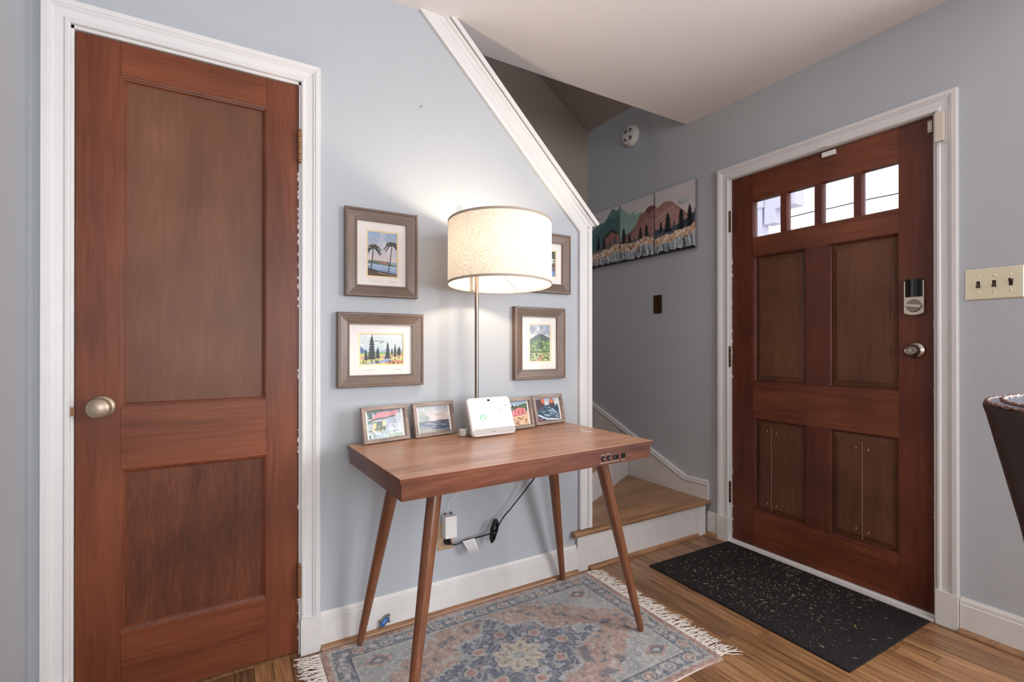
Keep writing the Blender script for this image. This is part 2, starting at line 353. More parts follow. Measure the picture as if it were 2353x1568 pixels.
b.inputs['Roughness'].default_value = 0.95; b.inputs['Specular IOR Level'].default_value = 0.1; M_carpet = m
# linen shade that lets light through
m = bpy.data.materials.new('linen_shade'); m.use_nodes = True; nt = m.node_tree; nt.nodes.clear(); N = nt.nodes.new
tc = N('ShaderNodeTexCoord'); mp = N('ShaderNodeMapping'); mp.inputs['Scale'].default_value = (1, 1, 7); n1 = N('ShaderNodeTexNoise'); n1.inputs['Scale'].default_value = 95; n1.inputs['Detail'].default_value = 5; n1.inputs['Roughness'].default_value = 0.7
rp = N('ShaderNodeValToRGB'); rp.color_ramp.elements[0].color = C4((150, 136, 120)); rp.color_ramp.elements[1].color = C4((240, 230, 218)); rp.color_ramp.elements[0].position = .28; rp.color_ramp.elements[1].position = .54
d = N('ShaderNodeBsdfDiffuse'); t = N('ShaderNodeBsdfTranslucent'); mx = N('ShaderNodeMixShader'); mx.inputs[0].default_value = 0.16; o = N('ShaderNodeOutputMaterial')
L = nt.links.new; L(tc.outputs['Object'], mp.inputs[0]); L(mp.outputs[0], n1.inputs['Vector']); L(n1.outputs['Fac'], rp.inputs[0]); L(rp.outputs[0], d.inputs[0]); L(rp.outputs[0], t.inputs[0]); L(d.outputs[0], mx.inputs[1]); L(t.outputs[0], mx.inputs[2]); L(mx.outputs[0], o.inputs[0]); M_shade = m
M_band = plain('beige_trim_band', (176, 162, 148), 0.8)
M_bulb = plain('lit_bulb', (255, 240, 220), 0.5, emit=((255, 235, 206), 235.0))
M_rug = print_mat('woven_rug', 0.95, stripes=60)
# ================================================================== STRUCTURE
DY0, DY1 = -1.0785, -0.1645      # front door leaf edges
# floor: boards where they can be told apart, slab elsewhere
fl = MB(); fl.box(LX, X1 + .14, -3.0, 1.1, -.06, -.012); fl.box(-3.6, LX, -5.0, -1.3, -.06, 0); fl.box(LX, X1, -5.0, -3.0, -.06, 0); fl.box(LX, X1, 0.0, 1.1, -.012, 0); fl.box(-3.6, LX, -1.3, 0, -.06, 0)
floor = struct(fl.build('floor', M_floor), 'narrow oak strip floor with warm brown finish')
bw = 0.0572; x = LX; row = 0
while x < X1 - 1e-4:
    xe = min(x + bw, X1); y = 0.0 - 0.0; first = True
    while y > -3.0:
        L_ = random.uniform(.25, 1.2) if first else random.uniform(.7, 1.9); first = False; ye = max(-3.0, y - L_)
        g = .0009
        MB().box(x + g, xe - g, ye + g, y - g, -.012, random.uniform(-.0004, 0.0), 0).build('plank', M_floor, floor)
        y = ye
    x = xe; row += 1
# back wall: closet opening at the left, sloping stair opening at the right
wb = MB(); T = XZ(0.0)
wb.prism([(LX - .02, 0), (-.389, 0), (-.389, HC), (LX - .02, HC)], T, 0, .12)
wb.prism([(-.389, 2.067), (.246, 2.067), (.246, HC), (-.389, HC)], T, 0, .12)
wb.prism([(.246, 0), (1.588, 0), (1.588, 1.735), (.824, HC), (.246, HC)], T, 0, .12)
struct(wb.build('wall_back', M_wall), 'pale blue-grey wall behind the desk with sloping stair edge')
struct(MB().box(LX - .12, LX, -1.3, .12, 0, HC).build('wall_left', M_wall), 'pale blue-grey wall strip beside the closet door')
wr = MB(); T = YZ(X1)
wr.prism([(-1.7, 0), (DY0 - .03, 0), (DY0 - .03, HC + .2), (-1.7, HC + .2)], T, 0, .14)
for q in ([(-5.0, 0), (-1.7, 0), (-1.7, .7), (-5.0, .7)], [(-5.0, 2.1), (-1.7, 2.1), (-1.7, HC + .2), (-5.0, HC + .2)], [(-5.0, .7), (-3.2, .7), (-3.2, 2.1), (-5.0, 2.1)]): wr.prism(q, T, 0, .14)
wr.prism([(DY0 - .03, 2.07), (DY1 + .03, 2.07), (DY1 + .03, HC + .2), (DY0 - .03, HC + .2)], T, 0, .14)
wr.prism([(DY1 + .03, 0), (1.2, 0), (1.2, 3.7), (DY1 + .03, 3.7)], T, 0, .14)
struct(wr.build('wall_right', M_wall), 'blue-grey wall around the front door running on beside the stairs')
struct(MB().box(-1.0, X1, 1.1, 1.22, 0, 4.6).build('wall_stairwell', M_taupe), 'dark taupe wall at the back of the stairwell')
struct(MB().box(-1.1, -1.0, .12, 1.22, 0, 4.6).build('wall_light_block', M_taupe))  # unseen closing wall, added to keep upstairs light out of the stairwell
ce = MB(); ce.box(LX - .12, X1, -5.0, .141, HC, HC + .2); ce.box(-3.6, LX - .12, -5.0, -1.18, HC, HC + .2)
struct(ce.build('ceiling', M_ceil), 'smooth off-white ceiling')
sz = lambda xx: 2.797 + (X1 - xx) * .705
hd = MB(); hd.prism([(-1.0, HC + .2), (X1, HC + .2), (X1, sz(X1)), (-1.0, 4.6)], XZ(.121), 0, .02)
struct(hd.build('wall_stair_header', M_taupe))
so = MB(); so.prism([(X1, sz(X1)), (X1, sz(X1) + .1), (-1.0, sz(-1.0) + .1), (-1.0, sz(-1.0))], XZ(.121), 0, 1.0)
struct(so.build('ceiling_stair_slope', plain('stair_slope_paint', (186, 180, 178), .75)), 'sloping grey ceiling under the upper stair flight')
# the rest of the room, behind the camera
rr = MB(); T = XZ(-5.0)
for q in ([(-3.6, 0), (X1, 0), (X1, .5), (-3.6, .5)], [(-3.6, 2.2), (X1, 2.2), (X1, HC), (-3.6, HC)], [(-3.6, .5), (-.7, .5), (-.7, 2.2), (-3.6, 2.2)], [(1.6, .5), (X1, .5), (X1, 2.2), (1.6, 2.2)]): rr.prism(q, T, -.12, 0)
struct(rr.build('wall_rear', M_wall))
rl = MB(); T = YZ(-3.6)
rl.prism([(-5.0, 0), (-1.18, 0), (-1.18, HC), (-5.0, HC)], T, -.12, 0)
struct(rl.build('wall_far_left', M_wall)); struct(MB().box(-3.6, LX - .12, -1.3, -1.18, 0, HC).build('wall_partition', M_wall))
def window_frame(name, a0, a1, to3, ):
    w = thing(name, None, None, to3((a0 + a1) / 2, .5, 0), kind='structure'); f = MB()
    f.mould([(a0, .5), (a1, .5), (a1, 2.2), (a0, 2.2)], [(0, -.02), (.05, -.02), (.05, .03), (0, .03)], to3, True); f.build('window_frame', M_trim, w)
    s = MB(); s.prism([((a0 + a1) / 2 - .02, .5), ((a0 + a1) / 2 + .02, .5), ((a0 + a1) / 2 + .02, 2.2), ((a0 + a1) / 2 - .02, 2.2)], to3, -.02, .02); s.build('mullion', M_trim, w)
window_frame('window_1', -.7, 1.6, lambda u, v, d: (u, -5.0 + d, v)); window_frame('window_2', -3.2, -1.7, lambda u, v, d: (X1 - d, u, .7 + (v - .5) * 1.4 / 1.7))
# ---------------- mouldings
CAS = [(0, 0), (0, .012), (.004, .0155), (.011, .0155), (.015, .011), (.019, .0115), (.036, .0135), (.042, .0185), (.046, .0185), (.048, .0215), (.062, .0225), (.064, .0205), (.064, 0)]
cas = lambda w: [(o * w / .064, p) for o, p in CAS]
# closet casing (trim_1) with plinth blocks and jamb
t1 = thing('trim_1', 'white moulded casing around the closet door', None, (-.07, 0, 0), kind='structure')
P = [(.243, .13), (.243, 2.066), (-.386, 2.066), (-.386, .13)]
for k, nm in enumerate(('casing_side', 'casing_head', 'casing_side')):
    MB().mould(P[::-1], cas(.064), BACK, only=2 - k).build(nm, M_trim, t1)
MB().box(.241, .309, -.0235, 0, 0, .131, .002).build('plinth_block', M_trimd, t1); MB().box(-.452, -.384, -.0235, 0, 0, .131, .002).build('plinth_block', M_trimd, t1)
j = MB(); j.box(.2365, .2455, -.002, .11, 0, 2.0665); j.box(-.3885, -.3795, -.002, .11, 0, 2.0665); j.box(-.3885, .2455, -.002, .11, 2.0565, 2.0665); j.box(.222, .237, .045, .06, 0, 2.06); j.build('jamb', M_trimd, t1)
# front door casing (trim_2)
t2 = thing('trim_2', 'white moulded casing around the front door', None, (X1, -.62, 0), kind='structure')
P = [(-1.093, .135), (-1.093, 2.056), (-.157, 2.056), (-.157, .135)]
for k, nm in enumerate(('casing_side', 'casing_head', 'casing_side')):
    MB().mould(P, cas(.068), DOORW, only=k).build(nm, M_trim, t2)
MB().box(X1 - .024, X1, -1.163, -1.091, 0, .137, .002).build('plinth_block', M_trimd, t2); MB().box(X1 - .024, X1, -.159, -.087, 0, .137, .002).build('plinth_block', M_trimd, t2)
j = MB(); j.box(X1 - .004, X1 + .13, -.1615, -.140, 0, 2.0615); j.box(X1 - .004, X1 + .13, -1.10, -1.0825, 0, 2.0615); j.box(X1 - .004, X1 + .13, -1.10, -.14, 2.0535, 2.066); j.build('jamb', M_trim, t2)
th = MB(); th.box(X1 + .004, X1 + .13, -1.083, -.161, 0, .017, .003); th.box(X1 - .022, X1 + .004, -1.088, -.158, 0, .009, .002)
th.build('threshold', M_trimd, t2)
# baseboards with oak shoe moulding
BB = [(0, 0), (0, .016), (.108, .016), (.112, .012), (.117, .013), (.126, .0115), (.131, .007), (.134, .006), (.134, 0)]
SH = [(0, 0), (0, .017), (.006, .0165), (.012, .013), (.016, .007), (.018, 0)]
def baseboard(name, a0, a1, to3, label, back=True):
    t = thing(name, label, None, to3((a0 + a1) / 2, 0, 0), kind='structure')
    sgn = 1
    prof = lambda pr, off=0.0: [(o, p + off) for o, p in pr]
    MB().mould([(a0, 0), (a1, 0)], prof(BB), to3).build('board', M_trimd, t, smooth=35)
    MB().mould([(a0, 0), (a1, 0)], prof(SH, .0158), to3).build('shoe_moulding', M_shoe, t, smooth=35)
baseboard('baseboard_back', .310, 1.497, BACK, 'white baseboard with thin oak shoe moulding behind the desk')
baseboard('baseboard_right', -3.0, -1.165, DOORW, 'white baseboard right of the front door')
baseboard('baseboard_corner', -.084, -.012, DOORW, 'short white baseboard between the stair and the front door')
# diagonal stair trim (trim_3): casing along the slope and down the wall end, cap on top
t3 = thing('trim_3', 'white moulded trim and cap along the sloping stair wall edge', None, (1.55, 0, .2), kind='structure')
A0, A1, A2 = (1.565, .20), (1.565, 1.693), (.769, 2.476)
SC = [(0, 0), (0, .017), (.008, .0195), (.019, .0195), (.022, .0165), (.024, .0165), (.024, .016), (.048, .016), (.05, .012), (.05, 0)]
P = [(1.515, .205), (1.515, 1.676), (.660, 2.5165)]
SCv = [(0, 0), (0, .013), (.008, .017), (.0235, .017), (.025, .0135), (.05, .0125), (.05, 0)]
# path runs upward: left of the path is towards the wall, so the offset is negated
neg = lambda pr: [(-o, p) for o, p in pr]
MB().mould(P, neg(SCv), BACK, only=0).build('casing_side', M_trim, t3)
DG = [(0, 0), (0, .013), (.008, .017), (.0245, .017), (.0255, .0135), (.05, .0135), (.052, .0165), (.058, .0165), (.06, .013), (.072, .014), (.075, .019), (.08, .024), (.085, .026), (.085, 0)]
MB().mould(P, neg(DG), BACK, only=1).build('casing_slope', M_trim, t3)
MB().mould([(1.566, .205), (1.566, 1.745)], neg([(0, 0), (0, .0165), (.024, .0165), (.024, 0)]), BACK).build('end_board', M_trim, t3)
cp = MB(); nx, nz = .701, .713   # normal of the slope
dx, dz = -.713, .701
def cap_pt(s_, n_): return (1.60 + dx * s_ + nx * n_, 1.735 + dz * s_ + nz * n_)
cp.prism([cap_pt(-.016, -.012), cap_pt(1.10, -.012), cap_pt(1.10, .008), cap_pt(-.024, .008), cap_pt(-.027, -.004)], BACK, -.13, .034)
cp.build('cap', M_trim, t3)
MB().box(1.585, 1.590, 0, .12, .2, 1.745).build('wall_end_board', M_trim, t3)
# ================================================================== STAIRCASE
st = thing('staircase', 'winding wooden stair with white risers behind the desk', 'staircase', (2.0, .3, 0))
piv = (1.592, .15)
def tread(poly, z, nm='tread', th_=.026, mat=None): MB().prism(poly, lambda u, v, d: (u, v, d), z - th_, z).build(nm, mat or M_tread, st)
RZ = .2
# first tread made of boards, front one with rounded nosing running past the wall end
ra = (2.461, .634)
fy = .105
MB().prism([(1.592, .0), (2.461, .0), (2.461, fy), (1.592, fy)], lambda u, v, d: (u, v, d), RZ - .026, RZ).build('tread_board', M_tread, st)
MB().prism([(1.592, fy + .0012), (2.461, fy + .0012), (2.461, .36), (1.66, .19), (1.592, .15)], lambda u, v, d: (u, v, d), RZ - .026, RZ).build('tread_board', M_tread, st)
MB().prism([(1.963, .3613 + .0), (2.461, .3613), (2.461, .634)], lambda u, v, d: (u, v, d), RZ - .026, RZ - .0004).build('tread_board', M_tread, st)
MB().prism([(1.66, .19), (2.461, .36), (2.461, .3613), (1.963, .3613)], lambda u, v, d: (u, v, d), RZ - .026, RZ - .0006).build('tread_board', M_tread, st)
nz_ = MB(); prof = [(0, -.013), (-.022, -.013), (-.030, -.010), (-.034, -.003), (-.034, .003), (-.030, .010), (-.022, .013), (0, .013)]
nz_.add([(xx, py, RZ - .013 + pz) for xx in (1.470, 2.470) for py, pz in prof], [tuple(range(8))[::-1], tuple(range(8, 16))] + [(i, (i + 1) % 8, 8 + (i + 1) % 8, 8 + i) for i in range(8)])
nz_.build('nosing', M_tread, st, smooth=50)
MB().box(1.50, 2.445, -.013, 0.0, 0, RZ - .026).build('riser', M_trimd, st)
MB().box(1.497, 1.562, -.0165, -.013, 0, RZ - .027, .001).build('riser_block', M_trimd, st); MB().box(2.385, 2.452, -.0165, -.013, 0, RZ - .027, .001).build('riser_block', M_trimd, st)
q = MB(); q.mould([(1.568, 0), (2.383, 0)], [(o, p + .0135) for o, p in SH], BACK); q.build('shoe_moulding', M_shoe, st, smooth=35)
def riser(a, b, z0, z1):
    a, b = Vector(a), Vector(b); n_ = Vector((-(b - a).y, (b - a).x)).normalized() * .014
    MB().prism([tuple(a), tuple(b), tuple(b + n_), tuple(a + n_)], lambda u, v, d: (u, v, d), z0, z1).build('riser', M_trimd, st)
riser(piv, ra, RZ, 2 * RZ)
rb = (2.2, 1.098); rc = (1.65, 1.098)
tread([piv, (2.461, .61), (2.461, 1.098), rb], 2 * RZ)
riser(piv, rb, 2 * RZ, 3 * RZ); tread([(1.592, .13), (2.22, 1.098), (1.60, 1.098)], 3 * RZ)
for k in range(8):
    xx = 1.592 - k * .205
    MB().box(xx - .014, xx, .125, 1.098, (3 + k) * RZ, (4 + k) * RZ - .026).build('riser', M_trimd, st)
    MB().box(xx - .225, xx + .02, .125, 1.098, (4 + k) * RZ - .026, (4 + k) * RZ).build('tread', M_tread, st)
# skirt board climbing the wall beside the stair
sk = [(-.018, 0.17), (.66, .17), (1.098, .50), (1.098, .672), (1.02, .640), (.150, .300), (.10, .288), (-.018, .313)]
sk = [(-.020, .175), (.70, .175), (1.098, .45), (1.098, .685), (.145, .293), (.085, .296), (-.020, .300)]
MB().prism(sk, YZ(X1), -.016, 0).build('skirt_board', M_trimd, st)
pth = [(-.020, .285), (.085, .281), (.145, .278), (1.098, .670)]
MB().mould(pth, [(0, .0155), (0, .022), (.004, .024), (.009, .024), (.012, .019), (.022, .021), (.026, .019), (.030, .010), (.030, .0)], DOORW).build('skirt_moulding', M_trim, st)
MB().prism([(1.20, .60), (1.592, .60), (1.592, .62), (1.2, 1.0)], XZ(1.098), -.014, 0).build('skirt_board', M_trimd, st)
# ================================================================== DOORS
def sticking(z0, z1, a0, a1, to3, mat, parent, d=.012, w=.013):
    """small ogee around a panel opening; to3(a,z,depth into the door)"""
    pr = [(0, 0), (0, d + .006), (w, d + .006), (w, d), (w * .75, d * .8), (w * .7, d * .45), (w * .35, d * .35), (w * .3, d * .08)]
    MB().mould([(a0, z0), (a1, z0), (a1, z1), (a0, z1)], pr, to3, True).build('panel_moulding', mat, parent)
# closet door
d1 = thing('door_1', 'tall reddish-brown two-panel closet door', None, (-.07, .02, 0), kind='structure')
CY = .004; TD = lambda u, v, d: (u, CY + d, v)
dxa, dxb, dxc, dxd = -.377, -.2705, .1325, .2345; zA, zB, zC, zD, zE, zF = .010, .228, .731, .923, 1.950, 2.0535
MB().prism([(dxa, zA), (dxb, zA), (dxb, zF), (dxa, zF)], TD, 0, .036).build('stile', M_doorV, d1)
MB().prism([(dxc, zA), (dxd, zA), (dxd, zF), (dxc, zF)], TD, 0, .036).build('stile', M_doorV, d1)
for a, c in ((zA, zB), (zC, zD), (zE, zF)):
    MB().prism([(dxb + .0006, a), (dxc - .0006, a), (dxc - .0006, c), (dxb + .0006, c)], TD, .0004, .035).build('rail', M_doorH, d1)
for a, c, mm in ((zD, zE, M_doorP), (zB, zC, M_doorP2)):
    MB().prism([(dxb, a), (dxc, a), (dxc, c), (dxb, c)], TD, .013, .024).build('panel', mm, d1)
    sticking(a, c, dxb, dxc, TD, M_doorV, d1)
kn = MB().lathe([(.0, -.0), (.033, -.0), (.033, -.003), (.029, -.006), (.014, -.008), (.011, -.014), (.010, -.024), (.016, -.028), (.026, -.034), (.0305, -.042), (.030, -.049), (.024, -.056), (.012, -.060), (.0, -.061)], (-.315, CY, .928), 'y', 40)
kn.build('knob', M_knob, d1, smooth=60)
def hinge(x_, y_, z0, z1, r, mat, parent, tip=True):
    h = MB().lathe([(r * .8, z0), (r * .8, z1)], (x_, y_, 0), 'z', 14).build('hinge', mat, parent, smooth=50)
    n = 5; L_ = (z1 - z0) / n
    for k in range(n):
        MB().lathe([(r * .9, z0 + k * L_ + .0006), (r, z0 + k * L_ + .0012), (r, z0 + (k + 1) * L_ - .0012), (r * .9, z0 + (k + 1) * L_ - .0006)], (x_, y_, 0), 'z', 14).build('knuckle', mat, h, smooth=50)
    for zt, s_ in ((z1, 1), (z0, -1)):
        MB().lathe([(.0, 0), (r * .9, .001 * s_), (r * 1.05, .004 * s_), (r * .8, .008 * s_), (0, .010 * s_)], (x_, y_, zt), 'z', 14, cap=False).build('finial', mat, h, smooth=60)
for z0, z1 in ((1.782, 1.885), (.216, .320)): hinge(.2385, -.010, z0, z1, .0078, M_oldbrass, d1)
# front door
d2 = thing('door_2', 'dark red-brown panelled front door with four small panes', None, (X1 + .03, -.62, 0), kind='structure')
FX = X1 + .012; TF = lambda u, v, d: (FX + d, u, v)
s0, s1, s2, s3 = DY0, -.9575, -.2885, DY1; m0, m1 = -.6725, -.5705
zA, zB, zC, zD, zE, zF, zG, zH = .021, .212, .717, .914, 1.600, 1.702, 1.904, 2.0505
rect = lambda a, c, e, g: [(a, e), (c, e), (c, g), (a, g)]
MB().prism(rect(s0, s1, zA, zH), TF, 0, .044).build('stile', M_fdV, d2); MB().prism(rect(s2, s3, zA, zH), TF, 0, .044).build('stile', M_fdV, d2)
for a, c in ((zA, zB), (zC, zD), (zE, zF), (zG, zH)): MB().prism(rect(s1 + .0006, s2 - .0006, a, c), TF, .0004, .0436).build('rail', M_fdH, d2)
for a, c in ((zB, zC), (zD, zE)): MB().prism(rect(m0, m1, a, c), TF, .0004, .0436).build('mullion', M_fdV, d2)
for a, c in ((-.8155, -.7845), (-.6450, -.6120), (-.4735, -.4425)): MB().prism(rect(a, c, zF, zG), TF, .001, .043).build('muntin', M_fdV, d2)
panes = [(-.9575, -.8155), (-.7845, -.6450), (-.6120, -.4735), (-.4425, -.2885)]
for a, c in panes:
    MB().prism(rect(a, c, zF, zG), TF, .020, .0235).build('pane', M_dglass, d2)
    MB().mould(rect(a, c, zF, zG), [(0, .001), (0, .02), (.006, .02), (.006, .017), (.002, .006)], TF, True).build('glazing_bead', M_fdV, d2)
def raised(a0, a1, z0, z1, cracks=()):
    e = MB(); r0 = rect(a0, a1, z0, z1); ins = lambda k: rect(a0 + k, a1 - k, z0 + k, z1 - k)
    rings = [(0.008, .019), (.036, .0125), (.0365, .0068)]
    vs = [TF(u, v, dd) for k, dd in rings for u, v in ins(k)] + [TF(u, v, .030) for u, v in ins(0)]
    fs = [(i * 4 + q, i * 4 + (q + 1) % 4, i * 4 + 4 + (q + 1) % 4, i * 4 + 4 + q) for i in range(2) for q in range(4)] + [(8, 9, 10, 11), (15, 14, 13, 12)] + [(q, 12 + q, 12 + (q + 1) % 4, (q + 1) % 4) for q in range(4)]
    p_ = e.add(vs, fs).build('panel', M_fdP, d2)
    sticking(z0, z1, a0, a1, TF, M_fdV, d2, .015, .010)
    for c in cracks: MB().prism(rect(c - .00045, c + .00045, z0 + .02, z1 - .04), TF, .0063, .0075).build('crack_line', M_pale, p_)  # thin pale strips along the panel splits
raised(m1, s2, zD, zE); raised(s1, m0, zD, zE); raised(m1, s2, zB, zC, (-.388,)); raised(s1, m0, zB, zC, (-.815,))
for y_, z_ in ((-.365, .655), (-.415, .652), (-.365, .27), (-.415, .268), (-.79, .645), (-.84, .643), (-.79, .275), (-.84, .270)): MB().prism(rect(y_ - .0014, y_ + .0014, z_ - .005, z_ + .005), TF, .0060, .0075).build('nail_head', M_pale, d2)
for a, c in ((1.765, 1.868), (1.0, 1.1), (.232, .335)): hinge(X1 - .0055, -.1600, a, c, .0068, M_dbrass, d2)
# deadbolt with black cover, turn piece
db = MB().prism([(-.983, 1.252), (-.986, 1.248), (-1.000, 1.243), (-1.017, 1.241), (-1.034, 1.243), (-1.048, 1.248), (-1.051, 1.252), (-1.051, 1.383), (-.983, 1.383)], TF, -.018, 0).build('deadbolt', M_nickel, d2)
n_ = 9; sec = [(-.987 - .060 * k / n_, .018 + .012 * math.sin(math.pi * k / n_)) for k in range(n_ + 1)]
cv = MB(); cv.add([(FX - p_, y_, z_) for z_ in (1.316, 1.390) for y_, p_ in sec] + [(FX - .004, y_, z_) for z_ in (1.316, 1.390) for y_ in (-.987, -1.047)],
   [(k, k + 1, n_ + 2 + k, n_ + 1 + k) for k in range(n_)] + [tuple(range(n_ + 1)) + (2 * n_ + 3, 2 * n_ + 2), tuple(range(2 * n_ + 1, n_, -1)) + (2 * n_ + 4, 2 * n_ + 5)])
cv.build('cover', M_gblack, db, smooth=30)
MB().lathe([(.0, -.025), (.024, -.025), (.026, -.022), (.026, -.017), (.0, -.017)], (FX, -1.017, 1.279), 'x', 32, cap=False).build('turn_rose', M_dnick, db, smooth=40)
MB().box(-.028, .028, -.004, .004, -.0055, .0055, .0012).build('thumb_turn', M_nickel, db, M=Matrix.Translation((FX - .028, -1.017, 1.279)) @ Matrix.Rotation(R(90), 4, 'Z') @ Matrix.Rotation(R(-8), 4, 'Y'))
# keyed knob
kb = MB().lathe([(.0, .001), (.0335, .001), (.0335, -.004), (.031, -.008), (.024, -.011), (.020, -.015), (.019, -.020), (.0205, -.026), (.0225, -.040), (.0215, -.050), (.0185, -.054), (.0170, -.053), (.0155, -.048), (0, -.047)], (FX, -1.017, 1.094), 'x', 40, cap=False).build('knob', M_bronze, d2, smooth=40)
MB().lathe([(.0, -.052), (.0065, -.052), (.0068, -.047), (0, -.047)], (FX, -1.017, 1.094), 'x', 20, cap=False).build('lock_button', M_nickel, kb, smooth=40)
def chips(parent, pts, to3, seed):
    r = random.Random(seed); m_ = MB()
    for a_, z0, z1, n in pts:
        for k in range(n):
            z_ = r.uniform(z0, z1); w = r.uniform(.0012, .0035); h = r.uniform(.003, .016); q_ = [(a_ - w, z_), (a_ + w * .3, z_ - h * .6), (a_ + w, z_ + h * .2), (a_ + w * .2, z_ + h), (a_ - w * .6, z_ + h * .5)]
            m_.prism(q_, to3, -.0012, .0008)
    tag(m_.build('paint_chips', M_trim, parent), 'ragged white paint along the door edge', kind='stuff')
chips(t1, [(.2345, 1.25, 1.75, 20), (.2345, .05, .22, 10), (.2345, .35, 1.1, 8)], TD, 3)
chips(t2, [(-1.0790, .05, 1.3, 40), (-.1650, .9, 1.6, 16), (-.1650, .05, .5, 10)], TF, 4)
MB().box(-.3885, -.3775, -.0025, .004, .905, .932).build('strike_plate', M_oldbrass, t1)
# ================================================================== DESK
DO = Vector((.415, -.614, 0)); DR = R(2.2)
dk = thing('desk', 'walnut writing desk with splayed round legs', 'desk', DO, DR)
MD = MOF[dk.name]; DW, DD, ZT = 1.006, .548, .75
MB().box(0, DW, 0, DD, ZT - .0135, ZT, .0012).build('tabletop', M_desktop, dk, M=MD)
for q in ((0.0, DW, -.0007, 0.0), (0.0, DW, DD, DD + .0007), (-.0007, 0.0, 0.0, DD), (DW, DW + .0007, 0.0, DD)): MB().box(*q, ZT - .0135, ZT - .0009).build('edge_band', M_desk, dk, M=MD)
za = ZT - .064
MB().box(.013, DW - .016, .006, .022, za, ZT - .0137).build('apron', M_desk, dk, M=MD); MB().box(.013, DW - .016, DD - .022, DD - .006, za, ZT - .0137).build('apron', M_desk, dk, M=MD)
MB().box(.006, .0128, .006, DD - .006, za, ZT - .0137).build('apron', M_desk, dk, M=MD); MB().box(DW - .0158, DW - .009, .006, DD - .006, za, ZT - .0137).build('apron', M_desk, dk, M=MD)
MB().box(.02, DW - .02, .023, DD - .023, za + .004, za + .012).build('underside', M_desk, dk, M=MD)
for fx, fy_, tx, ty in ((.035, .033, .158, .120), (.985, .040, .842, .120), (.043, .548, .150, .430), (.990, .530, .842, .430)):
    a = Vector((tx, ty, za + .004)); b2 = Vector((fx, fy_, .0075)); pts = []; rs = []
    for t_, r_ in ((0, .0235), (.25, .0225), (.5, .0195), (.75, .0165), (.96, .0135), (.985, .0125), (1.0, .009)): pts.append(a.lerp(b2, t_)); rs.append(r_)
    MB().tube(pts, rs, 20).build('leg', M_leg, dk, smooth=60, M=MD)
# control panel on the front apron
def desk_pt(x_, z_, d=0.0): return Vector((x_, .006 - d, z_))
zc = ZT - .040
for x_ in (.752, .779):
    s_ = MB().lathe([(.0, -.0025), (.0075, -.0025), (.0085, -.0012), (.0085, .001), (0, .001)], desk_pt(x_, zc), 'y', 24, cap=False); s_.v = [tuple(MD @ Vector(p)) for p in s_.v]
    s_ = s_.build('rocker_switch', M_gblack, dk, smooth=40)
    MB().box(x_ - .0035, x_ - .0015, .0028, .0036, zc - .0003, zc + .0006).build('switch_mark', M_inkw, s_, M=MD)
    r_ = MB().lathe([(.0012, 0), (.0020, 0), (.0020, -.0004), (.0012, -.0004), (.0012, 0)], desk_pt(x_ + .003, zc, .0026), 'y', 16, cap=False); r_.v = [tuple(MD @ Vector(p)) for p in r_.v]; r_.build('switch_mark', M_inkw, s_)
us = MB().box(.800, .829, .0045, .0065, zc - .008, zc + .007, .0006).build('usb_port', M_gblack, dk, M=MD)
MB().box(.8035, .812, .0040, .0046, zc - .0015, zc + .0005).build('usb_contact', M_steel, us, M=MD); MB().box(.818, .825, .0040, .0046, zc - .0018, zc + .0010).build('usb_c_slot', M_black, us, M=MD)
MB().box(.842, .862, .0045, .0065, zc - .0085, zc + .0085, .0006).build('power_socket', M_gblack, dk, M=MD)
TM = lambda x_, z_: MD @ Matrix.Translation((x_, .0056, z_)) @ Matrix.Rotation(R(90), 4, 'X')
for x_ in (.752, .779): text_mesh('switch_text', 'ON  OFF', .0048, TM(x_, zc + .0115), M_inkw, dk)
text_mesh('switch_text', 'LED Switch', .0044, TM(.750, zc - .0165), M_inkw, dk); text_mesh('switch_text', 'Charge/Power Switch', .0044, TM(.782, zc - .0165), M_inkw, dk)
text_mesh('switch_text', 'USB', .0048, TM(.808, zc - .0165), M_inkw, dk); text_mesh('switch_text', 'USB-C', .0048, TM(.823, zc - .0165), M_inkw, dk); text_mesh('switch_text', 'AC Outlet', .0044, TM(.852, zc - .0165), M_inkw, dk)
# wireless charging mark
wm = MB(); cx_, cy_ = .925, .30
for (a0, a1, r_) in ((200, 330, .026), (190, 300, .018), (20, 100, .026), (30, 110, .017)):
    ang = [R(a0 + (a1 - a0) * k / 10) for k in range(11)]
    for k in range(10):
        w_ = .0032; q_ = [(cx_ + (r_ + s_ * w_) * math.cos(t_), cy_ + (r_ + s_ * w_) * math.sin(t_)) for t_, s_ in ((ang[k], -1), (ang[k + 1], -1), (ang[k + 1], 1), (ang[k], 1))]
        wm.prism(q_, lambda u, v, d: (u, v, d), ZT, ZT + .0002)
wm.build('charging_mark', M_inkw, dk, M=MD)
# ================================================================== LAMP
SXc, SYc = .913, -.28; PX, PY = .891, -.125
lp = thing('table_lamp', 'nickel pole lamp with large lit linen drum shade on the desk', 'lamp', (PX, PY, ZT))
MB().lathe([(.0, 0), (.046, 0), (.047, .004), (.045, .010), (.014, .014), (.011, .018), (0, .018)], (PX, PY, ZT + .0003), 'z', 36, cap=False).build('base', M_nickel, lp, smooth=40)
MB().lathe([(.0085, .01), (.0085, .835)], (PX, PY, ZT), 'z', 20).build('pole', M_dnick, lp, smooth=40)
MB().lathe([(.0, 0), (.011, .001), (.011, .016), (.005, .02), (0, .021)], (PX, PY, ZT + .83), 'z', 20, cap=False).build('finial', M_nickel, lp, smooth=40)
SB, ST_, SR = 1.343, 1.585, .198; BZ = 1.468
MB().tube([(PX, PY, 1.40), (SXc, SYc, 1.40)], .005, 10).build('arm', M_nickel, lp, smooth=40)
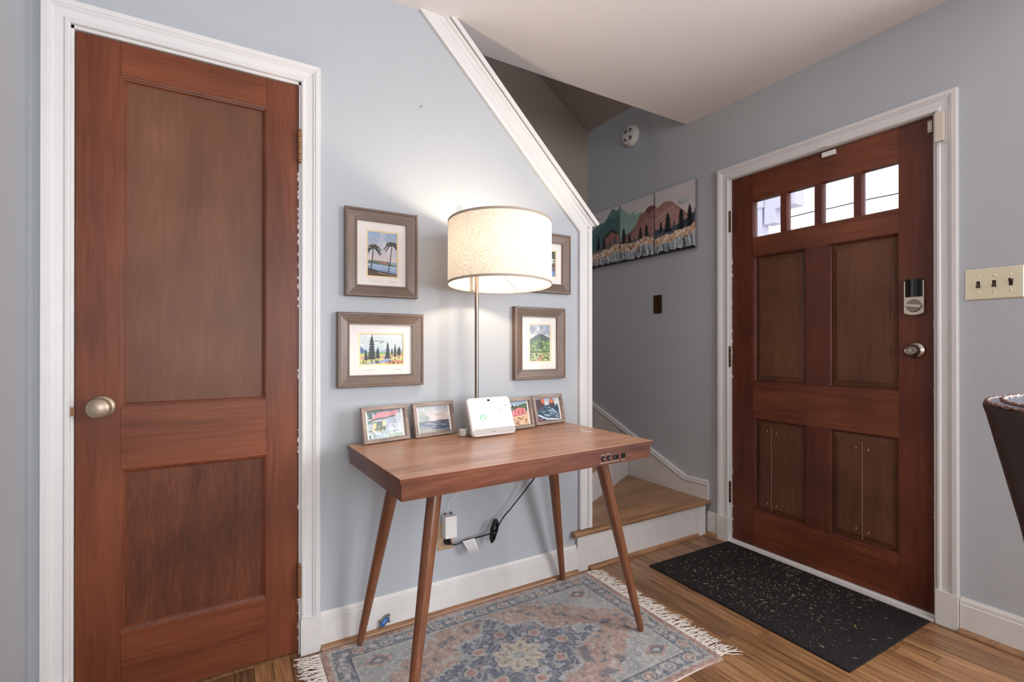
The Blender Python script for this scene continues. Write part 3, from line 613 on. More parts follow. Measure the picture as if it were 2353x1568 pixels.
MB().lathe([(.0, 0), (.016, 0), (.018, .01), (.018, .04), (.014, .045), (0, .045)], (SXc, SYc, 1.39), 'z', 20, cap=False).build('socket', M_white, lp, smooth=40)
MB().lathe([(.0, -.042), (.012, -.041), (.015, -.03), (.024, -.015), (.03, .0), (.028, .014), (.018, .026), (0, .031)], (SXc, SYc, BZ), 'z', 24, cap=False).build('bulb', M_bulb, lp, smooth=60)
TL = Matrix.Translation((SXc, SYc, (SB + ST_) / 2)) @ Matrix.Rotation(R(-2.7), 4, Vector((.86, -.51, 0))) @ Matrix.Translation((-SXc, -SYc, -(SB + ST_) / 2))
sh = MB().lathe([(SR, SB), (SR, ST_)], (SXc, SYc, 0), 'z', 96, cap=False).build('shade', M_shade, lp, smooth=60, M=TL)
for z_ in (SB, ST_ - .008):
    MB().lathe([(SR - .0018, z_), (SR + .001, z_ - .0006), (SR + .001, z_ + .0085), (SR - .0018, z_ + .008), (SR - .0018, z_)], (SXc, SYc, 0), 'z', 96, cap=False).build('shade_band', M_band, sh, smooth=40, M=TL)
for k in range(3):
    a_ = R(40 + 120 * k); MB().tube([(SXc, SYc, 1.40), (SXc + .194 * math.cos(a_), SYc + .194 * math.sin(a_), SB + .012)], .0016, 6).build('spider', M_nickel, sh, M=TL)
# ================================================================== PICTURES ON THE WALL
def art_palms():
    a = Art(92, 136, (150, 178, 214)); a.grad(0, .66, (140, 172, 214), (222, 206, 206))
    a.mix(np.clip(a.noise(4, 1, 3, 7), 0, 1) * (a.y < .5), (236, 232, 228), .7)
    a.below([(0, .645), (.3, .635), (.6, .65), (1, .70)], (150, 160, 178)); a.below([(0, .665), (.35, .66), (.62, .67), (.66, .70), (1, .74)], (84, 104, 66))
    a.line([(.42, .69), (.7, .71)], .02, (206, 116, 84)); a.ell(.68, .68, .04, .018, (120, 70, 70))
    a.below([(0, .71), (.4, .725), (1, .755)], (120, 158, 206)); a.line([(0, .75), (.5, .77), (1, .80)], .012, (226, 236, 246)); a.line([(.1, .80), (.6, .83), (1, .86)], .012, (200, 216, 238)); a.below([(0, .83), (.4, .88), (1, .93)], (72, 96, 150))
    a.below([(0, .82), (.2, .85), (.35, .88), (.6, .90), (1, .96)], (56, 52, 34)); a.below([(0, .90), (.5, .93), (1, .98)], (84, 56, 34)); a.line([(.35, .92), (.95, .98)], .012, (190, 150, 90)); a.ell(.88, .92, .02, .012, (220, 90, 60))
    r = random.Random(4)
    for cx, cy, bx, by, s in ((.19, .355, .11, .86, 1.0), (.83, .26, .70, .93, .95)):
        a.line([(cx, cy), ((cx + bx) / 2 + .01, (cy + by) / 2), (bx, by)], .017, (44, 36, 36))
        for k in range(15):
            t = R(-200 + 220 * k / 14 + r.uniform(-8, 8)); Ln = .27 * s * r.uniform(.8, 1.1); px, py = cx, cy; pts = [(px, py)]
            for q in range(5):
                f = (q + 1) / 5; pts.append((cx + math.cos(t) * Ln * f, cy + (math.sin(t) * Ln * f + .34 * s * f * f * Ln * 2) / a.asp))
            a.line(pts, .019, [(38, 52, 40), (56, 72, 46), (40, 38, 44), (92, 84, 56)][k % 4])
    a.grainy(30, 12, 1, 44); return a
def art_pines():
    a = Art(140, 96, (200, 214, 220)); a.grad(0, .6, (206, 220, 222), (186, 204, 214)); a.mix(np.clip(a.noise(5, 1.2, 8, 5), 0, 1) * (a.y < .6), (236, 240, 238), .8)
    a.below([(0, .34), (.1, .5), (.2, .56), (.4, .55), (.6, .5), (1, .5)], (150, 172, 200), .8); a.below([(0, .40), (.08, .50), (.16, .6), (1, .62)], (70, 100, 160), .8)
    a.line([(.33, .22), (.55, .24), (.45, .30)], .008, (110, 130, 130))
    a.below([(0, .62), (1, .58)], (120, 170, 110)); a.below([(0, .66), (.4, .66), (1, .62)], (196, 200, 120)); a.below([(0, .72), (.35, .74), (.62, .70), (1, .64)], (214, 160, 128))
    a.below([(0, .84), (.4, .8), (1, .74)], (206, 204, 128)); a.poly([(.52, .74), (.62, .74), (.60, .82), (.75, .86), (.70, .92), (.45, .95), (.1, 1), (0, 1), (.3, .92), (.58, .86)], (140, 152, 206))
    a.below([(.55, 1.1), (.6, .95), (.8, .84), (1, .90)], (212, 122, 92), .8); a.mix((a.noise(26, 1, 4, 18) > .35) & (a.y > .86), (60, 70, 50), .8)
    for x, t, b_, w, s in ((.27, .01, .84, .105, 1), (.135, .5, .86, .055, 2), (.42, .42, .80, .045, 3), (.39, .45, .78, .04, 9), (.64, .25, .82, .075, 4), (.815, .33, .74, .045, 5), (.74, .46, .68, .03, 6), (.92, .39, .70, .05, 7), (.885, .43, .68, .03, 8)):
        a.pine(x, t, b_, w, (40 + 6 * (s % 3), 62, 62), 9, s, .12)
    a.grainy(50, 12, 2, 34); return a
def art_hill():
    a = Art(84, 124, (170, 180, 196)); a.grad(0, .45, (150, 168, 196), (208, 206, 206)); a.mix(np.clip(a.noise(5, 1.4, 5, 8), 0, 1) * (a.y < .45), (236, 234, 230), .9); a.mix(np.clip(a.noise(7, 1.2, 15, 9), 0, 1) * (a.y < .4), (110, 120, 140), .6)
    a.below([(0, .42), (.1, .37), (.3, .29), (.55, .24), (.7, .27), (.85, .32), (1, .36)], (66, 84, 78)); a.below([(0, .44), (.25, .44), (.5, .40), (.8, .46), (1, .41)], (96, 138, 70)); a.mix((a.noise(14, 1, 7, 22) > .05) & (a.y > .45) & (a.y < .74), (44, 70, 40), .8)
    a.mix((a.noise(18, 1, 9, 26) > .45) & (a.y > .44) & (a.y < .72), (160, 186, 100)); a.below([(0, .745), (1, .745)], (34, 52, 34)); a.below([(0, .775), (1, .76)], (168, 186, 110)); a.mix((a.noise(16, 1, 3, 30) > .1) & (a.y > .79), (40, 58, 36), .85)
    a.poly([(.66, .82), (.72, .83), (.62, .92), (.5, 1), (.2, 1), (.5, .92)], (196, 130, 100)); a.grainy(30, 12, 3, 44); return a
def art_shore():
    a = Art(120, 84, (120, 130, 110)); a.grad(0, .3, (120, 136, 150), (90, 110, 90)); a.mix((a.noise(16, 1, 2, 12) > 0) & (a.y < .35), (50, 66, 44)); a.below([(0, .36), (1, .34)], (96, 92, 104)); a.mix((a.noise(8, 1, 6, 30) > .35) & (a.y > .3), (226, 230, 236)); a.mix((a.noise(9, 1, 9, 14) > .2) & (a.y > .5), (86, 62, 66)); a.below([(0, .86), (.5, .8), (1, .78)], (90, 130, 196)); a.grainy(40, 12, 3, 30); return a
FR = [(0, 0), (0, .022), (.003, .026), (.0085, .026), (.0105, .0225), (.012, .0225), (.040, .0155), (.0405, .018), (.045, .018), (.0455, .0165), (.0455, .006), (.0455, 0)]
def wall_frame(label, x0, x1, z0, z1, px0, px1, pz0, pz1, art, sign=False):
    f = thing('framed_picture', label, 'picture', ((x0 + x1) / 2, -.001, z0))
    T_ = lambda u, v, p: (u, -.001 - p, v); P = [(x0, z0), (x1, z0), (x1, z1), (x0, z1)]
    for k in range(4): MB().mould(P, FR, T_, True, only=k).build('frame_side', (M_frX, M_frZ)[k % 2], f)
    w = .044; i0, i1, j0, j1 = x0 + w, x1 - w, z0 + w, z1 - w
    MB().mould([(px0 - .006, pz0 - .006), (px1 + .006, pz0 - .006), (px1 + .006, pz1 + .006), (px0 - .006, pz1 + .006)], [(0, .004), (0, .0075), (-max(px0 - i0, 0) + .006 - 0, .0075), (-max(px0 - i0, 0) + .006, .004)], T_, True)
    mb = MB()
    for q in ([(i0, j0), (i1, j0), (i1, pz0 - .006), (i0, pz0 - .006)], [(i0, pz1 + .006), (i1, pz1 + .006), (i1, j1), (i0, j1)], [(i0, pz0 - .006), (px0 - .006, pz0 - .006), (px0 - .006, pz1 + .006), (i0, pz1 + .006)], [(px1 + .006, pz0 - .006), (i1, pz0 - .006), (i1, pz1 + .006), (px1 + .006, pz1 + .006)]): mb.prism(q, T_, .0045, .0075)
    mb.build('mat_board', M_mat, f)
    MB().mould([(px0 - .0065, pz0 - .0065), (px1 + .0065, pz0 - .0065), (px1 + .0065, pz1 + .0065), (px0 - .0065, pz1 + .0065)], [(0, .003), (0, .0065), (.0045, .0065), (.0065, .005), (.0065, .003)], T_, True).build('inner_mat', M_matin, f)
    art.mesh('print', lambda u, v: (px0 + u * (px1 - px0), -.0046, pz1 - v * (pz1 - pz0)), M_print, f)
    MB().prism([(i0 - .001, j0 - .001), (i1 + .001, j0 - .001), (i1 + .001, j1 + .001), (i0 - .001, j1 + .001)], T_, .0100, .0112).build('glass', M_pane, f)
    if sign:
        for (sx, L_) in ((px0 + .004, .05), (px1 - .03, .025)):
            pts = [(sx + L_ * k / 30, -.0088, pz0 - .022 + .0022 * math.sin(k * 1.9) + .001 * math.sin(k * .7)) for k in range(31)]
            MB().tube(pts, .00025, 4).build('signature', M_ink, f)
    return f
wall_frame('taupe-framed print of two palm trees by the sea', .394, .677, 1.302, 1.639, .482, .596, 1.386, 1.556, art_palms(), True)
wall_frame('taupe-framed landscape of dark pines along a winding stream', .366, .702, .955, 1.240, .453, .620, 1.041, 1.157, art_pines(), True)
wall_frame('taupe-framed upright print of a green hill under clouds', 1.133, 1.419, .957, 1.291, 1.226, 1.338, 1.041, 1.209, art_hill())
wall_frame('taupe-framed picture partly hidden behind the lamp shade', 1.114, 1.451, 1.361, 1.645, 1.204, 1.3705, 1.444, 1.562, art_shore())
nl = MB().tube([(.699, 0.002, 2.094), (.699, -.012, 2.090), (.699, -.016, 2.096)], .0013, 6).add([], [])
tag(nl.build('picture_nail', M_steel), 'tiny bare nail left in the upper wall', 'nail')
# ================================================================== SMALL FRAMES ON THE DESK
def art_cottage():
    a = Art(110, 78, (90, 110, 96)); a.grad(0, .25, (70, 90, 100), (190, 206, 226)); a.mix((a.noise(12, 1, 3, 10) > -.1) & (a.x < .3), (44, 84, 60)); a.below([(.0, .3), (.08, .3), (.85, .22), (1, .3)], (170, 180, 190)); a.poly([(.05, .38), (.3, .09), (.95, .06), (.82, .24), (.45, .32)], (206, 120, 130)); a.line([(.05, .38), (.3, .3), (.5, .3), (.8, .24)], .02, (80, 84, 96)); a.poly([(.15, .42), (.5, .38), (.5, .72), (.18, .76)], (70, 96, 92)); a.poly([(.16, .45), (.24, .44), (.24, .62), (.17, .64)], (226, 206, 130)); a.poly([(.42, .40), (.5, .39), (.5, .56), (.43, .58)], (230, 210, 150)); a.mix((a.noise(20, 1, 5, 14) > .2) & (a.x < .45) & (a.y > .55) & (a.y < .75), (222, 196, 90)); a.poly([(.55, .35), (.8, .3), (.85, .6), (.55, .62)], (150, 168, 186)); a.below([(0, .95), (.2, .78), (.5, .72), (1, .68)], (150, 178, 186)); a.mix((a.noise(18, 1, 6, 12) > .15) & (a.y > .7), (206, 222, 226)); a.mix((a.noise(24, 1, 9, 20) > .2) & (a.x < .2) & (a.y > .4), (40, 100, 66)); a.mix((a.x > .6) & (a.y > .5) & (a.noise(14, 1, 4, 14) > 0), (196, 206, 216)); a.mix((a.y > .86) & (a.x > .55), (150, 176, 130), .6); a.grainy(40, 14, 2, 30); return a
def art_bay():
    a = Art(110, 78, (206, 200, 204)); a.grad(0, .5, (176, 184, 196), (212, 196, 192)); a.mix(np.clip(a.noise(5, 1.2, 3, 12), 0, 1) * (a.y < .5), (226, 214, 214)); a.below([(0, .54), (.55, .58), (.7, .55), (.78, .56), (1, .57)], (112, 92, 80)); a.below([(0, .60), (1, .60)], (84, 98, 116)); a.mix((a.noise(6, 1, 7, 24) > .3) & (a.y > .6), (130, 146, 164)); a.poly([(0, .3), (.12, .22), (.3, .35), (.42, .5), (.2, .56), (0, .6)], (150, 166, 160)); a.line([(.1, .95), (.3, .45), (.18, .25)], .012, (110, 116, 110)); a.mix((a.noise(16, 1, 2, 12) > .2) & (a.x < .4) & (a.y < .5), (170, 184, 176)); a.below([(0, .80), (.4, .86), (1, .99)], (150, 150, 140)); a.grainy(40, 10, 2, 30); return a
def art_beachhut():
    a = Art(110, 78, (150, 176, 200)); a.grad(0, .3, (120, 158, 196), (210, 216, 216)); a.below([(0, .34), (.3, .2), (.6, .22), (.8, .14), (1, .12)], (66, 110, 62)); a.mix((a.noise(14, 1, 3, 16) > .1) & (a.y < .5) & (a.y > .16), (36, 60, 40)); a.below([(0, .5), (1, .44)], (198, 160, 140)); a.poly([(.35, .42), (.6, .26), (.92, .32), (.92, .56), (.38, .62)], (206, 88, 96)); a.mix((a.noise(30, 1, 5, 4) > .3) & (a.y > .3) & (a.y < .56) & (a.x > .4) & (a.x < .9), (240, 150, 150)); a.poly([(.05, .44), (.28, .42), (.3, .66), (.08, .68)], (90, 100, 150)); a.below([(0, .70), (.4, .62), (1, .58)], (224, 186, 140)); a.mix((a.noise(16, 1, 8, 16) > .35) & (a.y > .66), (170, 110, 80)); a.below([(0, .86), (.3, .92), (.45, 1.0), (1, 1.1)], (70, 90, 150)); a.grainy(40, 14, 4, 30); return a
def art_rocks():
    a = Art(110, 78, (190, 200, 216)); a.grad(0, .3, (170, 190, 214), (226, 214, 210)); a.below([(0, .32), (1, .30)], (70, 100, 124)); a.mix((a.noise(7, 1, 4, 22) > .25) & (a.y > .32), (150, 178, 200)); a.mix((a.noise(9, 1, 8, 20) > .35) & (a.y > .36), (36, 60, 84)); a.poly([(0, .06), (.3, .02), (.38, .2), (.36, .34), (.1, .5), (0, .55)], (84, 64, 66)); a.poly([(.2, .03), (.36, .02), (.39, .24), (.28, .24)], (222, 112, 78)); a.poly([(.58, .22), (.62, .06), (.74, .02), (.82, .18), (.82, .36), (.66, .4), (.58, .3)], (90, 70, 74)); a.poly([(.6, .2), (.64, .06), (.74, .03), (.8, .2), (.7, .26)], (226, 120, 86)); a.line([(.05, .72), (.4, .9), (1, .98)], .02, (220, 230, 240)); a.below([(0, .84), (.2, .92), (.36, 1), (1, 1.2)], (130, 60, 66)); a.grainy(40, 12, 4, 30); return a
FS = [(0, 0), (0, .015), (.001, .016), (.013, .016), (.0145, .0145), (.0145, .004), (.0145, 0)]
def small_frame(label, p0, ang, art, W=.187, H=.134, tilt=13):
    f = thing('photo_frame', label, 'photo frame', (p0[0], p0[1], ZT), R(ang), group='small frames on the desk')
    Mx = MOF[f.name] @ Matrix.Translation((0, 0, .0006 + .016 * math.sin(R(tilt)))) @ Matrix.Rotation(R(-tilt), 4, 'X')
    T_ = lambda u, v, p: tuple(Mx @ Vector((u, .016 - p, v)))
    P = [(0, 0), (W, 0), (W, H), (0, H)]
    for k in range(4): MB().mould(P, FS, T_, True, only=k).build('frame_side', (M_rfX, M_rfZ)[k % 2], f)
    w = .014
    MB().prism([(w, w), (W - w, w), (W - w, H - w), (w, H - w)], T_, .001, .0050).build('mat_board', M_mat, f)
    art.mesh('print', lambda u, v: T_(w + .010 + u * (W - 2 * w - .020), H - w - v * (H - 2 * w), .0056), M_print, f)
    MB().prism([(w, w), (W - w, w), (W - w, H - w), (w, H - w)], T_, .0085, .0098).build('glass', M_pane, f)
    Mb = MOF[f.name]; top = Mx @ Vector((W / 2, .016, H * .62)); top = Mb.inverted() @ top
    MB().add([(W / 2 - .018, top.y, top.z), (W / 2 + .018, top.y, top.z), (W / 2 + .026, top.y + .012, .0005), (W / 2 - .026, top.y + .012, .0005), (W / 2 - .018, top.y + .002, top.z), (W / 2 + .018, top.y + .002, top.z), (W / 2 + .026, top.y + .014, .0005), (W / 2 - .026, top.y + .014, .0005)],
             [(0, 1, 2, 3), (7, 6, 5, 4), (0, 4, 5, 1), (1, 5, 6, 2), (2, 6, 7, 3), (3, 7, 4, 0)]).build('easel_stand', M_black, f, M=Mb)
small_frame('weathered photo frame with a red-roofed cottage at the left end of the desk', (.444, -.113), 10.5, art_cottage())
small_frame('weathered photo frame with a dark bay and glare, left of the white tablet', (.647, -.091), 9.2, art_bay())
small_frame('weathered photo frame with a pink beach hut half behind the white tablet', (1.008, -.128), 8.0, art_beachhut())
small_frame('weathered photo frame with orange sea rocks at the right end of the desk', (1.212, -.085), 9.5, art_rocks(), W=.190)
# ================================================================== SECURITY TABLET
tb = thing('security_tablet', 'white tablet control panel leaning back on the desk', 'tablet', (.838, -.203, ZT), R(2.4))
Mt = MOF[tb.name] @ Matrix.Translation((0, 0, .0080)) @ Matrix.Rotation(R(-22), 4, 'X'); TT = lambda u, v, p: tuple(Mt @ Vector((u, -p, v)))
def rrect(x0, x1, z0, z1, r, n=6):
    o = []
    for cx, cz, a in ((x1 - r, z0 + r, -90), (x1 - r, z1 - r, 0), (x0 + r, z1 - r, 90), (x0 + r, z0 + r, 180)):
        for k in range(n + 1): t_ = R(a + 90 * k / n); o.append((cx + r * math.cos(t_), cz + r * math.sin(t_)))
    return o
TW, THh = .201, .156
body = MB(); n_ = len(rrect(0, TW, 0, THh, .016)); rings = [(0.003, -.020), (0, -.016), (0, -.003), (.0025, 0)]; vs = []
for ins, p in rings: vs += [TT(u, v, p) for u, v in rrect(ins, TW - ins, ins, THh - ins, .016)]
body.add(vs, [tuple(range(n_)), tuple(range(3 * n_, 4 * n_))] + [(i * n_ + k, i * n_ + (k + 1) % n_, (i + 1) * n_ + (k + 1) % n_, (i + 1) * n_ + k) for i in range(3) for k in range(n_)]); body.build('body', M_white, tb, smooth=35)
a = Art(150, 104, (214, 228, 244)); a.grad(0, 1, (206, 222, 240), (226, 238, 248)); a.mix(np.clip(1 - ((a.x - .85) ** 2 + (a.y - .85) ** 2) * 5, 0, 1), (244, 248, 252), .7)
a.ell(.235, .60, .095, .095 / a.asp, (112, 176, 132)); a.ell(.235, .60, .080, .080 / a.asp, (140, 196, 158)); a.poly([(.19, .60), (.275, .60), (.275, .70), (.19, .70)], (240, 248, 242)); a.line([(.245, .60), (.245, .545), (.27, .525), (.292, .545), (.292, .58)], .008, (240, 248, 242)); a.ell(.232, .65, .008, .01, (112, 176, 132))
for (x_, y_, L_, c_) in ((.345, .565, .07, (150, 190, 165)), (.345, .60, .10, (190, 204, 214)), (.44, .15, .11, (178, 192, 206)), (.46, .19, .08, (196, 208, 220)), (.72, .335, .10, (110, 122, 140)), (.66, .40, .11, (186, 198, 212)), (.06, .93, .10, (140, 152, 168)), (.86, .92, .10, (140, 152, 168))): a.mix((a.x > x_) & (a.x < x_ + L_) & (abs(a.y - y_) < .014) & ((a.x * 150 % 5) > 1), c_)
a.poly([(.95, .12), (.975, .09), (.985, .14), (.955, .20)], (84, 100, 150)); a.ell(.5, .03, .02, .01, (150, 164, 180))
M_screen = print_mat('lit_screen', 0.15, emit=0.4)
a.mesh('screen', lambda u, v: TT(.022 + u * (TW - .044), THh - .026 - v * (.096), .0006), M_screen, tb)
MB().prism(rrect(.0035, TW - .0035, .0035, .028, .010), TT, -.001, .0006).build('speaker_grille', M_grey, tb)
MB().prism([(.085, .0105), (.103, .0105), (.103, .0145), (.085, .0145)], TT, .0004, .0008).build('logo_mark', M_ink, tb)
MB().prism(rrect(.092, .104, .139, .1465, .001, 2), TT, -.001, .0009).build('camera_window', M_gblack, tb)
ic = MB(); Mb = MOF[tb.name]; tp = Mb.inverted() @ (Mt @ Vector((0, .018, .10)))
ic.add([(.05, tp.y, tp.z), (.15, tp.y, tp.z), (.15, tp.y + .035, .0005), (.05, tp.y + .035, .0005), (.05, tp.y + .006, tp.z), (.15, tp.y + .006, tp.z), (.15, tp.y + .041, .0005), (.05, tp.y + .041, .0005)], [(0, 1, 2, 3), (7, 6, 5, 4), (0, 4, 5, 1), (1, 5, 6, 2), (2, 6, 7, 3), (3, 7, 4, 0)]); ic.build('rear_stand', M_white, tb, M=Mb)
pts = [(.835 + .012 * math.cos(t_) - .012, -.135 + .018 * math.sin(t_), ZT + .004 + t_ * .0009) for t_ in np.linspace(0, 2 * math.pi * 5, 90)]
co = MB().tube(pts + [(.86, -.13, ZT + .02)], .0018, 6); co.build('power_cord', M_white, tb, smooth=60)
# ================================================================== CANVASES BY THE STAIR
CW, CH = 118, 152
def canvas_art(k):
    a = Art(CW, CH, (214, 206, 208)); a.grad(0, .6, (206, 202, 206), (220, 206, 204)); T1 = [(96, 148, 146), (64, 122, 122)]
    if k == 0:
        a.ell(.12, .12, .22, .06, (206, 170, 150), .6); a.below([(0, .33), (.13, .29), (.33, .22), (.49, .22), (.55, .19), (.68, .095), (.78, .016), (.885, .07), (1, .075)], (84, 134, 132)); a.below([(.0, .50), (.7, .16), (.85, .2), (1, .16)], (56, 108, 110), .7)
        a.below([(.4, .7), (.52, .50), (.75, .41), (.86, .45), (1, .52)], (160, 108, 102)); a.line([(.55, .49), (.75, .40), (.9, .46)], .025, (36, 44, 48)); tr = [(.30, .44, .70, .09), (.49, .46, .70, .09), (.70, .56, .68, .045), (.86, .50, .68, .06)]; band = [(0, .75), (.3, .74), (.6, .70), (1, .66)]; mist = .60
    elif k == 1:
        a.below([(0, .02), (.09, .09), (.19, .16), (.32, .22), (.42, .18), (.49, .25), (.65, .24), (.8, .4), (1, .45)], (142, 182, 172)); a.below([(0, .14), (.2, .36), (.5, .38), (1, .6)], (146, 186, 174), .7)
        a.below([(0, .66), (.19, .55), (.33, .51), (.49, .44), (.59, .30), (.675, .25), (.72, .27), (.80, .21), (.88, .18), (1, .19)], (152, 104, 98)); a.below([(.3, .62), (.55, .46), (.8, .36), (1, .42)], (180, 132, 124), .6); a.poly([(.72, .27), (.8, .21), (1, .19), (1, .26), (.85, .30)], (104, 60, 62), .8)
        tr = [(.12, .41, .70, .10), (.30, .53, .70, .075), (.62, .47, .68, .085), (.79, .46, .68, .085), (.43, .60, .70, .05)]; band = [(0, .70), (.4, .71), (.7, .66), (1, .68)]; mist = .62
    else:
        a.below([(0, .20), (.07, .26), (.19, .21), (.27, .19), (.45, .22), (.57, .31), (.67, .37), (.78, .45), (1, .58)], (170, 122, 114)); a.below([(0, .3), (.2, .34), (.4, .28), (.6, .38), (1, .62)], (192, 148, 138), .6); a.line([(.0, .46), (.3, .36), (.5, .3)], .012, (204, 164, 154)); a.line([(.1, .5), (.35, .42), (.6, .38)], .010, (200, 158, 148))
        a.ell(.72, .27, .14, .045, (150, 178, 168), .7); a.ell(.8, .24, .16, .04, (190, 204, 196), .7); a.below([(0, .60), (.4, .62), (.6, .60), (.8, .54), (1, .46)], (60, 74, 88)); tr = [(.16, .48, .66, .06), (.34, .37, .68, .11), (.67, .36, .70, .12), (.87, .33, .68, .10), (.5, .52, .68, .06), (1.0, .40, .66, .08)]; band = [(0, .75), (.2, .70), (.4, .71), (.6, .67), (.8, .68), (1, .61)]; mist = .6
    a.below([(0, mist + .04), (1, mist + .02)], (96, 110, 122), .55)
    for q, (x, t, b_, w) in enumerate(tr): a.pine(x, t, b_, w, (26, 30, 36) if q < 2 or k == 2 and q < 4 else ((32, 36, 44) if k == 1 and q < 4 else (74, 92, 102)), 9, q + 5 * k)
    xs, ys = zip(*band); top = np.interp(a.x, xs, ys); wv = a.noise(9, .018, 20 + k, 3) + a.noise(22, .012, 30 + k, 3)
    a.mix(a.y > top + wv + .10, (176, 194, 206)); a.mix((a.y > top + wv) & (a.y < top + wv + .13), (216, 178, 142)); a.mix((a.y > top + wv) & (a.y < top + wv + .13) & (a.noise(20, 1, 40 + k, 26) > .25), (240, 222, 204)); a.mix((a.y > top + wv) & (a.y < top + wv + .14) & (a.noise(24, 1, 50 + k, 30) > .5), (150, 104, 84))
    r = random.Random(60 + k)
    for q in range(34):
        bx = (q + r.random()) / 34; by = 1.0; hy = np.interp(bx, xs, ys) + .12
        for z in range(3):
            ex_ = bx + r.uniform(-.07, .07); a.line([(bx, by), ((bx + ex_) / 2 + r.uniform(-.01, .01), (by + hy) / 2), (ex_, hy + r.uniform(-.02, .06))], .0042, (40, 46, 56) if r.random() < .6 else (226, 232, 238))
    a.mix(a.y > .965 + a.noise(14, .02, 70 + k, 2), (22, 24, 30)); a.grainy(40, 8, 80 + k, 50); return a
for k, (ya, yb, lb) in enumerate(((1.036, .716, 'mountain canvas with a dark teal peak, partly behind the stair trim'), (.707, .387, 'middle mountain canvas with pale green peaks meeting a red slope'), (.378, .058, 'mountain canvas with a red peak and tall black pines, nearest the front door'))):
    c = thing('canvas_print', lb, 'canvas', (X1, (ya + yb) / 2, 1.709), group='mountain triptych by the stair')
    zb, zt = 1.708, 2.122
    fr = MB(); fr.box(X1 - .0245, X1 - .001, yb, ya, zb, zt, .002); fr.build('stretcher', plain('canvas_edge_%d' % k, (128, 116, 118), .7), c)
    canvas_art(k).mesh('print', lambda u, v: (X1 - .0253, ya + .0 + u * (yb - ya), zt - v * (zt - zb)), M_canvas, c)
# ================================================================== SMALL WALL ITEMS
sd = thing('smoke_detector', 'round white smoke detector high on the stair wall', 'smoke detector', (X1, .614, 2.525))
SDC = (X1, .614, 2.592); b0 = MB().lathe([(0, 0), (.072, 0), (.072, -.010), (.069, -.012), (.068, -.024), (.060, -.034), (.045, -.038), (0, -.039)], SDC, 'x', 44, cap=False).build('body', M_white, sd, smooth=35)
for a0, a1, r0, r1 in ((30, 75, .022, .030), (30, 75, .038, .046), (105, 150, .022, .030), (105, 150, .038, .046), (210, 250, .022, .030), (210, 250, .038, .046), (290, 335, .036, .044)):
    v = MB(); ang = [R(a0 + (a1 - a0) * q / 6) for q in range(7)]
    for q in range(6): v.prism([(r0 * math.cos(ang[q]), r0 * math.sin(ang[q])), (r1 * math.cos(ang[q]), r1 * math.sin(ang[q])), (r1 * math.cos(ang[q + 1]), r1 * math.sin(ang[q + 1])), (r0 * math.cos(ang[q + 1]), r0 * math.sin(ang[q + 1]))], lambda u, w, d: (SDC[0] - .0375 - d, SDC[1] + u, SDC[2] + w), 0, .0022)
    v.build('vent_slot', M_black, b0)
def switch_plate(name, label, y0, y1, z0, z1, gangs, mat, tog, ups):
    s = thing(name, label, 'light switch', (X1, (y0 + y1) / 2, z0))
    bm = MB(); vs = [DOORW(u, v, p) for k, p in ((0, 0), (0, .002), (.004, .0045)) for u, v in rect(y0 + k, y1 - k, z0 + k, z1 - k)]
    bm.add(vs, [(0, 1, 2, 3), (8, 9, 10, 11)] + [(i * 4 + q, i * 4 + (q + 1) % 4, i * 4 + 4 + (q + 1) % 4, i * 4 + 4 + q) for i in range(2) for q in range(4)]); bm.build('plate', mat, s)
    zc_ = (z0 + z1) / 2
    for k, u in enumerate(gangs):
        MB().prism(rect(u - .0052, u + .0052, zc_ - .012, zc_ + .012), DOORW, .0040, .0050).build('toggle_slot', M_black, s)
        sg = 1 if ups[k] else -1
        MB().add([DOORW(u - .004, zc_ - .005, .004), DOORW(u + .004, zc_ - .005, .004), DOORW(u + .004, zc_ + .005, .004), DOORW(u - .004, zc_ + .005, .004), DOORW(u - .0035, zc_ + sg * .011 - .003, .019), DOORW(u + .0035, zc_ + sg * .011 - .003, .019), DOORW(u + .0035, zc_ + sg * .011 + .003, .019), DOORW(u - .0035, zc_ + sg * .011 + .003, .019)], [(0, 1, 2, 3), (4, 5, 6, 7), (0, 1, 5, 4), (1, 2, 6, 5), (2, 3, 7, 6), (3, 0, 4, 7)]).build('toggle', tog, s)
        for zz in (zc_ - .030, zc_ + .030): MB().lathe([(0, -.0062), (.003, -.0058), (.004, -.0042), (0, -.004)], (X1, u, zz), 'x', 14, cap=False).build('screw', mat, s, smooth=60)
switch_plate('triple_light_switch', 'polished brass triple switch plate right of the front door', -1.3435, -1.180, 1.287, 1.405, (-1.218, -1.2625, -1.3075), M_brass, M_brown, (0, 0, 1))
switch_plate('light_switch', 'small dark brass single switch plate beside the stair', .340, .413, 1.325, 1.447, (.3765,), M_dbrass, M_black, (1,))
# alarm contacts on the front door
cs = thing('door_contact', 'small white alarm contact at the top middle of the front door', 'sensor', (X1, -.68, 2.02))
MB().box(FX - .013, FX, -.712, -.652, 2.018, 2.041, .002).build('magnet', M_white, cs); MB().box(X1 - .030, X1 - .0155, -.695, -.658, 2.0565, 2.0625, .001).build('sensor_case', M_white, cs)
c2 = thing('door_sensor', 'ivory door sensor in the upper right corner of the front door', 'sensor', (X1, -1.10, 1.93))
MB().box(X1 - .034, X1 - .0152, -1.1235, -1.0965, 1.927, 2.046, .002).build('sensor_case', M_cream, c2); mg = MB().box(FX - .012, FX, -1.076, -1.062, 1.985, 2.032, .001).build('magnet', M_cream, c2)
for zz in (1.991, 2.026): MB().lathe([(0, -.0135), (.003, -.013), (.0035, -.011), (0, -.011)], (FX, -1.069, zz), 'x', 12, cap=False).build('screw', M_steel, mg)
